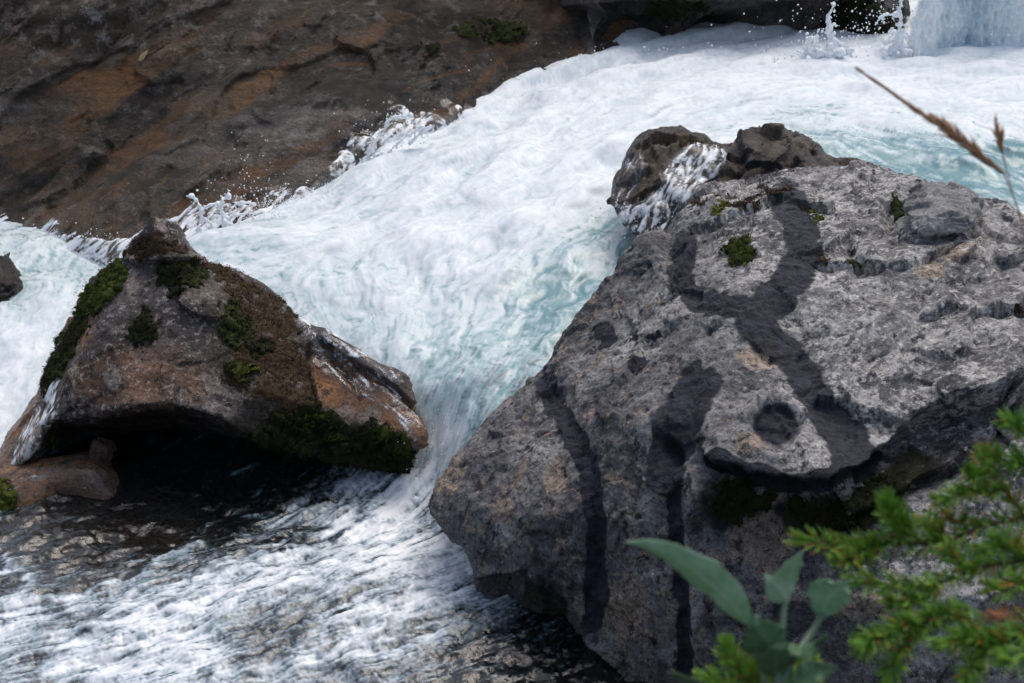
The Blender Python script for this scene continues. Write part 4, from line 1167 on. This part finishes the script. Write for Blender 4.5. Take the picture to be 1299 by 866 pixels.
# ------------------------------------------------------------------ plants of the near bank
def tube(pts, rad, seg=7):
    pts = np.asarray(pts, float); n = len(pts)
    rad = np.broadcast_to(np.asarray(rad, float), (n,))
    T = np.gradient(pts, axis=0); T /= np.linalg.norm(T, axis=1)[:, None]
    up = np.array([0.3, 0.2, 0.93])
    A = np.cross(T, up); A /= np.linalg.norm(A, axis=1)[:, None]
    Bv = np.cross(T, A)
    a = np.linspace(0, 2 * math.pi, seg, endpoint=False)
    V = pts[:, None] + (A[:, None] * np.cos(a)[None, :, None] + Bv[:, None] * np.sin(a)[None, :, None]) * rad[:, None, None]
    V = V.reshape(-1, 3)
    i = np.arange(n * seg).reshape(n, seg)
    F = np.stack([i[:-1], np.roll(i, -1, 1)[:-1], np.roll(i, -1, 1)[1:], i[1:]], -1).reshape(-1, 4)
    F = np.concatenate([F[:, [0, 1, 2]], F[:, [0, 2, 3]]])
    cap = []
    for k in range(1, seg - 1):
        cap += [[i[0, 0], i[0, k + 1], i[0, k]], [i[-1, 0], i[-1, k], i[-1, k + 1]]]
    return V, np.concatenate([F, np.array(cap)])


def smooth_line(pts, n):
    pts = np.asarray(pts, float)
    d = np.r_[0, np.cumsum(np.linalg.norm(np.diff(pts, axis=0), axis=1))]
    t = np.linspace(0, d[-1], n)
    L = np.stack([np.interp(t, d, pts[:, k]) for k in range(3)], -1)
    for _ in range(max(2, n // 12)):
        L[1:-1] = 0.25 * L[:-2] + 0.5 * L[1:-1] + 0.25 * L[2:]
    return L


def join(parts):
    Vs, Fs, o = [], [], 0
    for V, F in parts:
        Vs.append(V); Fs.append(F + o); o += len(V)
    return np.concatenate(Vs), np.concatenate(Fs)


m = M('bark')
BARK = m.done(m.bsdf(Base_Color=m.ramp(m.noise(m.coord(), 90, 6, 0.7), [(0.35, (0.035, 0.022, 0.015)), (0.6, (0.11, 0.07, 0.05)), (0.75, (0.2, 0.15, 0.12))]), Roughness=0.85))
m = M('spruce_needles')
ri = m.n('NewGeometry').outputs['Random Per Island']
fresh = m.attr('fresh')
gcol = m.mix(fresh, m.ramp(ri, [(0.0, (0.05, 0.13, 0.02)), (0.5, (0.11, 0.24, 0.03)), (1.0, (0.20, 0.34, 0.045))]), m.ramp(ri, [(0.0, (0.11, 0.25, 0.03)), (1.0, (0.26, 0.42, 0.06))]))
NEEDLE = m.done(m.n('AddShader', {0: m.bsdf(Base_Color=m.mix(m.attr('dead'), gcol, m.ramp(ri, [(0.0, (0.18, 0.055, 0.012)), (0.6, (0.34, 0.12, 0.02)), (1.0, (0.40, 0.22, 0.04))])), Roughness=0.5, Specular_IOR_Level=0.3),
                             1: m.n('BsdfTranslucent', {'Color': m.mix(m.attr('dead'), (0.02, 0.045, 0.006, 1), (0.05, 0.02, 0.004, 1))}).outputs[0]}).outputs[0])


def needles(axis, per_m, length, seed, fresh=0.3, dead=0.1, rad=0.0007, up=0.35):
    g = np.random.default_rng(seed)
    d = np.r_[0, np.cumsum(np.linalg.norm(np.diff(axis, axis=0), axis=1))]
    n = int(d[-1] * per_m)
    t = g.random(n) * d[-1]
    t = np.r_[t, d[-1] * (1 - 0.03 * g.random(40))]; n = len(t)
    P = np.stack([np.interp(t, d, axis[:, k]) for k in range(3)], -1)
    T = np.gradient(axis, axis=0); T = np.stack([np.interp(t, d, T[:, k]) for k in range(3)], -1); T /= np.linalg.norm(T, axis=1)[:, None]
    rd = g.normal(size=(n, 3)); rd -= (rd * T).sum(1)[:, None] * T; rd /= np.linalg.norm(rd, axis=1)[:, None]
    rd[:, 2] += up; rd /= np.linalg.norm(rd, axis=1)[:, None]
    ang = np.radians(g.normal(52, 10, n)) * np.where(t > d[-1] * 0.97, 0.45, 1.0)
    D = T * np.cos(ang)[:, None] + rd * np.sin(ang)[:, None]
    L = length * (0.75 + 0.4 * g.random(n))
    S = np.cross(D, g.normal(size=(n, 3))); S /= np.linalg.norm(S, axis=1)[:, None]
    U = np.cross(D, S)
    r = rad * (0.8 + 0.4 * g.random(n))
    bend = T * (L * 0.12)[:, None]
    rows = []
    for f, k, b in ((0.0, 0.6, 0), (0.5, 1.0, .45), (0.88, 0.7, .9)):
        for a in range(3):
            an = a * 2 * math.pi / 3
            rows.append(P + D * (L * f)[:, None] + bend * b + (S * math.cos(an) + U * math.sin(an)) * (r * k)[:, None])
    rows.append(P + D * L[:, None] + bend)
    V = np.stack(rows, 1).reshape(-1, 3)
    f0 = []
    for l in (0, 3):
        for a in range(3):
            b = (a + 1) % 3
            f0 += [[l + a, l + b, l + 3 + b], [l + a, l + 3 + b, l + 3 + a]]
    f0 += [[6, 7, 9], [7, 8, 9], [8, 6, 9]]
    F = (np.array(f0)[None] + (np.arange(n) * 10)[:, None, None]).reshape(-1, 3)
    fr = np.clip(fresh + 0.5 * (t / d[-1] - 0.6) + 0.25 * g.normal(size=n), 0, 1)
    cl = np.clip(0.5 + pn(np.c_[t * 60, t * 0 + seed, t * 0]), 0, 1)
    de = (g.random(n) < dead * 1.6 * cl).astype(float)
    return V, F, np.repeat(fr, 10), np.repeat(de, 10)


def spruce(name, label, root_pts, branches, trunk=None):
    t = empty(name, root_pts[0])
    tag(t, label, 'spruce')
    if trunk is not None:
        V, F = tube(smooth_line(trunk, 30), np.linspace(0.016, 0.007, 30), 10)
        link('trunk', mesh_np('trunk', V, F), BARK, t)
    for k, (pts, n, ln, fresh, dead, rad) in enumerate(branches):
        P = np.array([PD(u, v, d) for u, v, d in pts]) if not isinstance(pts, np.ndarray) else pts
        ax = smooth_line(P, 24)
        ax[:, 2] += 0.002 * np.sin(np.arange(24) * 0.8 + k)
        V, F = tube(ax, np.linspace(rad, 0.0007, 24), 6)
        b = link('branch' if rad > 0.0018 else 'twig', mesh_np('branch', V, F), BARK, t)
        Vn, Fn, fr, de = needles(ax, n, ln, 100 + k, fresh, dead)
        mn = mesh_np('needles', Vn, Fn, False)
        attr(mn, 'fresh', fr); attr(mn, 'dead', de)
        on = bpy.data.objects.new('needles', mn); COL.objects.link(on); mn.materials.append(NEEDLE)
        on.parent = b
    return t


N1, N2 = 4300, 3400
SB = [([(1420, 630, 1.22), (1299, 657, 1.2), (1250, 670, 1.19), (1200, 684, 1.18), (1140, 692, 1.17), (1080, 692, 1.16), (1022, 684, 1.15)], 2000, 0.0165, 0.25, 0.16, 0.0024),
      ([(1165, 688, 1.17), (1145, 668, 1.17), (1128, 648, 1.16)], N1, 0.017, 0.3, 0.04, 0.0012),
      ([(1120, 692, 1.17), (1095, 700, 1.15), (1072, 712, 1.14)], N1, 0.016, 0.35, 0.10, 0.0012),
      ([(1200, 684, 1.18), (1180, 668, 1.19), (1172, 662, 1.2)], N2, 0.015, 0.2, 0.3, 0.001),
      ([(1240, 672, 1.2), (1215, 660, 1.2), (1200, 655, 1.2)], 1500, 0.015, 0.2, 0.6, 0.001),
      ([(1299, 657, 1.2), (1282, 630, 1.2), (1262, 604, 1.21), (1250, 580, 1.22)], 1500, 0.015, 0.25, 0.35, 0.0016),
      ([(1275, 622, 1.2), (1240, 622, 1.19), (1200, 632, 1.18)], N2, 0.015, 0.25, 0.08, 0.0012),
      ([(1262, 604, 1.2), (1245, 600, 1.2), (1232, 606, 1.19)], N2, 0.014, 0.35, 0.06, 0.001),
      ([(1340, 590, 1.22), (1300, 588, 1.21), (1262, 582, 1.21)], N1, 0.016, 0.35, 0.10, 0.0014),
      ([(1350, 560, 1.22), (1315, 550, 1.22), (1285, 540, 1.21)], N1, 0.016, 0.4, 0.05, 0.0014),
      ([(1430, 690, 1.14), (1340, 700, 1.13), (1277, 712, 1.12), (1220, 730, 1.11), (1165, 744, 1.10), (1120, 744, 1.09), (1092, 738, 1.09)], 2300, 0.016, 0.3, 0.10, 0.0022),
      ([(1240, 724, 1.11), (1215, 712, 1.11), (1200, 700, 1.12)], N2, 0.015, 0.3, 0.1, 0.001),
      ([(1299, 708, 1.12), (1280, 690, 1.13), (1258, 694, 1.13)], N1, 0.016, 0.2, 0.10, 0.0012),
      ([(1190, 738, 1.1), (1170, 758, 1.09), (1140, 768, 1.08)], N2, 0.015, 0.25, 0.1, 0.001),
      ([(1430, 770, 1.08), (1299, 784, 1.07), (1260, 787, 1.06), (1222, 785, 1.06)], 900, 0.014, 0.1, 0.75, 0.0018),
      ([(1230, 770, 1.07), (1180, 785, 1.06), (1130, 800, 1.05), (1100, 818, 1.04)], N1, 0.016, 0.2, 0.06, 0.0014),
      ([(1170, 790, 1.06), (1145, 820, 1.05), (1130, 852, 1.04)], N2, 0.016, 0.15, 0.05, 0.0012),
      ([(1420, 800, 1.05), (1320, 802, 1.04), (1260, 812, 1.03), (1206, 812, 1.02)], N1, 0.016, 0.35, 0.08, 0.0016),
      ([(1280, 812, 1.03), (1245, 835, 1.02), (1225, 862, 1.01)], N2, 0.016, 0.15, 0.05, 0.0012),
      ([(1360, 830, 1.0), (1310, 826, 1.0), (1285, 835, 1.0)], N2, 0.015, 0.5, 0.05, 0.0012),
      ([(1360, 740, 1.1), (1310, 738, 1.1), (1262, 750, 1.09)], N2, 0.015, 0.3, 0.2, 0.0012)]
tp = PD(1440, 700, 1.12)
TR = [np.array([tp[0] + 0.04, tp[1] + 0.02, 1.36]), tp + np.array([0.03, 0.02, -0.3]), tp, tp + np.array([0.0, 0.03, 0.45])]
spruce('spruce_tree', 'green spruce with rusty needles reaching in at the lower right corner, over the grey boulder', TR, SB, TR)
b0 = PD(965, 930, 1.12)
S2 = [([(965, 960, 1.12), (960, 900, 1.12), (962, 840, 1.12), (965, 822, 1.12)], N2, 0.014, 0.75, 0.10, 0.0014),
      ([(962, 880, 1.12), (938, 850, 1.12), (925, 830, 1.12)], N1, 0.014, 0.8, 0.1, 0.001), ([(962, 870, 1.12), (995, 852, 1.13), (1018, 846, 1.13)], N1, 0.014, 0.8, 0.1, 0.001), ([(962, 900, 1.12), (925, 875, 1.11), (902, 864, 1.11)], N2, 0.014, 0.7, 0.05, 0.001),
      ([(962, 900, 1.12), (1000, 872, 1.12), (1030, 862, 1.13)], N2, 0.014, 0.7, 0.05, 0.001)]
TR2 = [np.array([b0[0], b0[1] + 0.02, 1.38]), b0 + np.array([0.0, 0.01, -0.3]), PD(965, 955, 1.12)]
spruce('spruce_seedling', 'bright yellow-green spruce tip behind the broad-leaved plant at the bottom edge', TR2, S2, TR2)

# broad-leaved plant
def leaf_mat(name, c1, c2, cv, tl):
    m = M(name)
    un = m.noise(m.coord(), 45, 6, 0.65)
    col = m.ramp(un, [(0.35, c1), (0.62, c2)])
    col = m.mix(m.ma('MULTIPLY', m.attr('vein'), 0.55), col, cv)
    spot = m.rng(m.ma('ADD', m.noise(m.coord(), 70, 3, 0.6), m.ma('MULTIPLY', m.attr('rim'), 0.16)), 0.70, 0.75)
    col = m.mix(spot, col, (0.10, 0.055, 0.025, 1))
    return m.done(m.n('AddShader', {0: m.bsdf(Base_Color=col, Roughness=0.5), 1: m.n('BsdfTranslucent', {'Color': (*tl, 1)}).outputs[0]}).outputs[0])


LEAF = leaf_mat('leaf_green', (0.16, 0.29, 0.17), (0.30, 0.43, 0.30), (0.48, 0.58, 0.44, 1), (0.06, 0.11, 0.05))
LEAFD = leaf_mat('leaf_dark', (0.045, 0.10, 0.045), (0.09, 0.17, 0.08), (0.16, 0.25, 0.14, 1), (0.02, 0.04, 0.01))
m = M('stem_green')
STEM = m.done(m.bsdf(Base_Color=(0.11, 0.17, 0.10), Roughness=0.5))


def leaf_mesh(spine, width, side, fold=0.25, wob=0.06, tipw=1.0, seed=0):
    n, k = 70, 21
    sp = smooth_line(spine, n)
    T = np.gradient(sp, axis=0); T /= np.linalg.norm(T, axis=1)[:, None]
    S = np.asarray(side, float)[None] - (T @ np.asarray(side, float))[:, None] * T
    S /= np.linalg.norm(S, axis=1)[:, None]
    Nn = np.cross(T, S)
    t = np.linspace(0, 1, n)
    wv = width * np.sin(np.pi * np.clip(t, 0, 1) ** 0.8) ** 0.85 * (1 - 0.3 * t ** 3) * (1 + 0.05 * (((t * 26) % 1) - 0.5) + 0.06 * np.sin(t * 17 + seed)) + 0.0006
    a = np.linspace(-1, 1, k)
    A2, T2 = np.meshgrid(a, t)
    side_v = np.abs(((T2 * 8 - np.abs(A2) * 1.1) % 1) - 0.5) * 2
    vein = np.clip(np.exp(-(A2 / 0.07) ** 2) + 0.8 * sstep(0.80, 1.0, side_v) * (1 - 0.5 * np.abs(A2)), 0, 1)
    rel = np.abs(A2) * fold + wob * np.sin(T2 * 30 + 3 * np.sign(A2) + seed) * A2 ** 2 + 0.05 * (1 - vein) * (side_v < 2) - 0.10 * A2 ** 2
    V = sp[:, None] + S[:, None] * (A2 * wv[:, None])[..., None] + Nn[:, None] * (rel * wv[:, None])[..., None]
    i = np.arange(n * k).reshape(n, k)
    F = np.stack([i[:-1, :-1], i[:-1, 1:], i[1:, 1:], i[1:, :-1]], -1).reshape(-1, 4)
    me = mesh_np('leaf', V.reshape(-1, 3), F)
    attr(me, 'vein', vein.ravel()); attr(me, 'rim', (np.abs(A2) ** 4).ravel())
    return me


D0 = 1.0
root = PD(985, 960, D0)
plant = empty('leafy_plant', (root[0], root[1] + 0.02, 1.40))
tag(plant, 'broad-leaved plant with one long pale leaf arching left in front of the grey boulder', 'plant')
stems = [[(959, 781, 1.0), (938 + 4, 800, 1.0), (955, 830, 1.0), (970, 852, 1.0), (980, 880, 1.0), (985, 960, 1.0)], [(996, 762, 1.02), (992, 800, 1.01), (988, 840, 1.0), (985, 880, 1.0)], [(1044, 778, 1.03), (1028, 805, 1.02), (1004, 838, 1.0), (986, 880, 1.0)]]
sp0 = []
for k, sl in enumerate(stems):
    L = np.array([PD(*p) for p in sl])
    if k == 0: L = np.concatenate([L, np.array(plant.location)[None]])
    sp0.append(tube(smooth_line(L, 40), np.linspace(0.0022, 0.0034, 40), 8))
V, F = join(sp0)
link('stem', mesh_np('stem', V, F), STEM, plant)
for sp, wd, sd_, mt, fold in (([(950, 792, 1.0), (915, 750, .985), (880, 722, .975), (845, 700, .97), (820, 691, .965), (793, 687, .965)], 0.0138, (-0.45, 0.3, -0.85), LEAF, -0.22),
                              ([(996, 763, 1.02), (998, 742, 1.015), (1006, 722, 1.0), (1018, 700, .99)], 0.0135, (1, .5, 0.2), LEAF, 0.35),
                              ([(1000, 765, 1.02), (990, 750, 1.01), (978, 738, 1.0), (970, 728, 1.0)], 0.009, (.7, .3, .7), LEAF, 0.3),
                              ([(1042, 782, 1.03), (1048, 762, 1.02), (1064, 746, 1.01), (1084, 736, 1.0)], 0.0145, (.6, -.3, .6), LEAF, 0.3),
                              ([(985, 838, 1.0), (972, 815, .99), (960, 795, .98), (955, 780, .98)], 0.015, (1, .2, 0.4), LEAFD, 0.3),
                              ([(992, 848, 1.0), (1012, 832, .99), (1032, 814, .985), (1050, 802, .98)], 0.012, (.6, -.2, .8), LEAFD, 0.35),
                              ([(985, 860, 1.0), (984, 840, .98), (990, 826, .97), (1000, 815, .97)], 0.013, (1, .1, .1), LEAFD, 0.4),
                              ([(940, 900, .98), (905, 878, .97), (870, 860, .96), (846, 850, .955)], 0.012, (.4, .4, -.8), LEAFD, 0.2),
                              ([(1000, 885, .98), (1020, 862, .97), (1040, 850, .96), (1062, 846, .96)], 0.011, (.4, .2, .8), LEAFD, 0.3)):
    lf = link('leaf', leaf_mesh(np.array([PD(*p) for p in sp]), wd, sd_, fold, seed=wd * 900), mt, plant)
    sm = lf.modifiers.new('thickness', 'SOLIDIFY'); sm.thickness = 0.0005

# dry grass
m = M('dry_grass')
DRY = m.done(m.bsdf(Base_Color=m.ramp(m.n('NewGeometry').outputs['Random Per Island'], [(0.0, (0.20, 0.09, 0.04)), (0.5, (0.38, 0.19, 0.09)), (1.0, (0.55, 0.36, 0.22))]), Roughness=0.7))
m = M('dry_stem')
DSTEM = m.done(m.bsdf(Base_Color=(0.30, 0.21, 0.14), Roughness=0.7))


def grass(label, head, stem, width, n, seed):
    g = np.random.default_rng(seed)
    H = smooth_line(np.array([PD(u, v, 1.28) for u, v in head]), 50)
    st = [PD(u, v, 1.28) for u, v in stem]
    foot = np.array([st[-1][0] + 0.02, st[-1][1] + 0.0, 1.36])
    S = smooth_line(np.array(st + [foot]), 60)
    t = empty('grass_stalk', foot); tag(t, label, 'grass')
    V, F = tube(np.concatenate([H, S[1:]]), np.r_[np.linspace(0.0004, 0.0008, 50), np.linspace(0.0006, 0.0008, 59)], 6)
    link('stem', mesh_np('stem', V, F), DSTEM, t)
    T = np.gradient(H, axis=0); T /= np.linalg.norm(T, axis=1)[:, None]
    parts = []
    for k in range(n):
        x = g.random() ** 0.7 * 49
        i = min(int(x), 48)
        p = H[i] + (H[i + 1] - H[i]) * (x - i)
        f = x / 49
        wd = width * (0.25 + 0.75 * np.exp(-((f - 0.72) / 0.22) ** 2))
        rd = g.normal(size=3); rd -= (rd @ T[i]) * T[i]; rd = nrm(rd)
        d = nrm(-T[i] * 1.0 + rd * (0.20 + 0.35 * g.random()) * wd / width)
        L = (0.006 + 0.008 * g.random()) * (0.6 + wd / width)
        q = p + rd * wd * 0.25 * g.random()
        parts.append(tube(np.array([q, q + d * L * 0.3, q + d * L * 0.7, q + d * L]), [0.0003, 0.0009, 0.0006, 0.0001], 5))
    V, F = join(parts)
    link('seed_head', mesh_np('seed_head', V, F), DRY, t)


grass('long dry brown grass head leaning across the white water at the upper right', [(1094, 91), (1125, 113), (1160, 138), (1200, 162), (1235, 190), (1274, 221)], [(1274, 221), (1284, 244), (1296, 275), (1330, 360)], 0.010, 330, 3)
grass('short thin brown grass spike near the right edge above the turquoise water', [(1264, 158), (1267, 176), (1272, 196)], [(1272, 196), (1277, 218), (1288, 262), (1320, 360)], 0.004, 70, 5)

# a yellow leaf stuck on the brown rock
bv = BVHTree.FromPolygons([Vector(v) for v in bank.V[::1]], [tuple(f) for f in bank.F[(np.abs(bank.uv[bank.F[:, 0]] - np.array([183, 71])) < 40).all(1)]])
dd = ray(183, 71)
hit, hn, _, _ = bv.ray_cast(Vector(CAM), Vector(dd).normalized())
if hit is not None:
    hit = np.array(hit); hn = np.array(hn)
    if hn[1] > 0: hn = -hn
    ax = nrm(np.cross(hn, nrm(np.array([0.5, 0, -0.85]))))
    ax = ax if ax[0] > 0 else -ax
    ax = nrm(ax + np.array([0, 0, 0.35]))
    c0 = hit + hn * 0.012
    lm = leaf_mesh(np.array([c0 - ax * 0.042, c0 - ax * 0.015 + hn * 0.006, c0 + ax * 0.015 + hn * 0.006, c0 + ax * 0.042]), 0.016, np.cross(ax, hn), 0.2)
    m = M('yellow_leaf')
    fl = link('fallen_leaf', lm, m.done(m.bsdf(Base_Color=(0.42, 0.30, 0.16), Roughness=0.6)))
    tag(fl, 'small pale yellow fallen leaf stuck high on the brown rock wall', 'leaf')
    sm = fl.modifiers.new('thickness', 'SOLIDIFY'); sm.thickness = 0.001
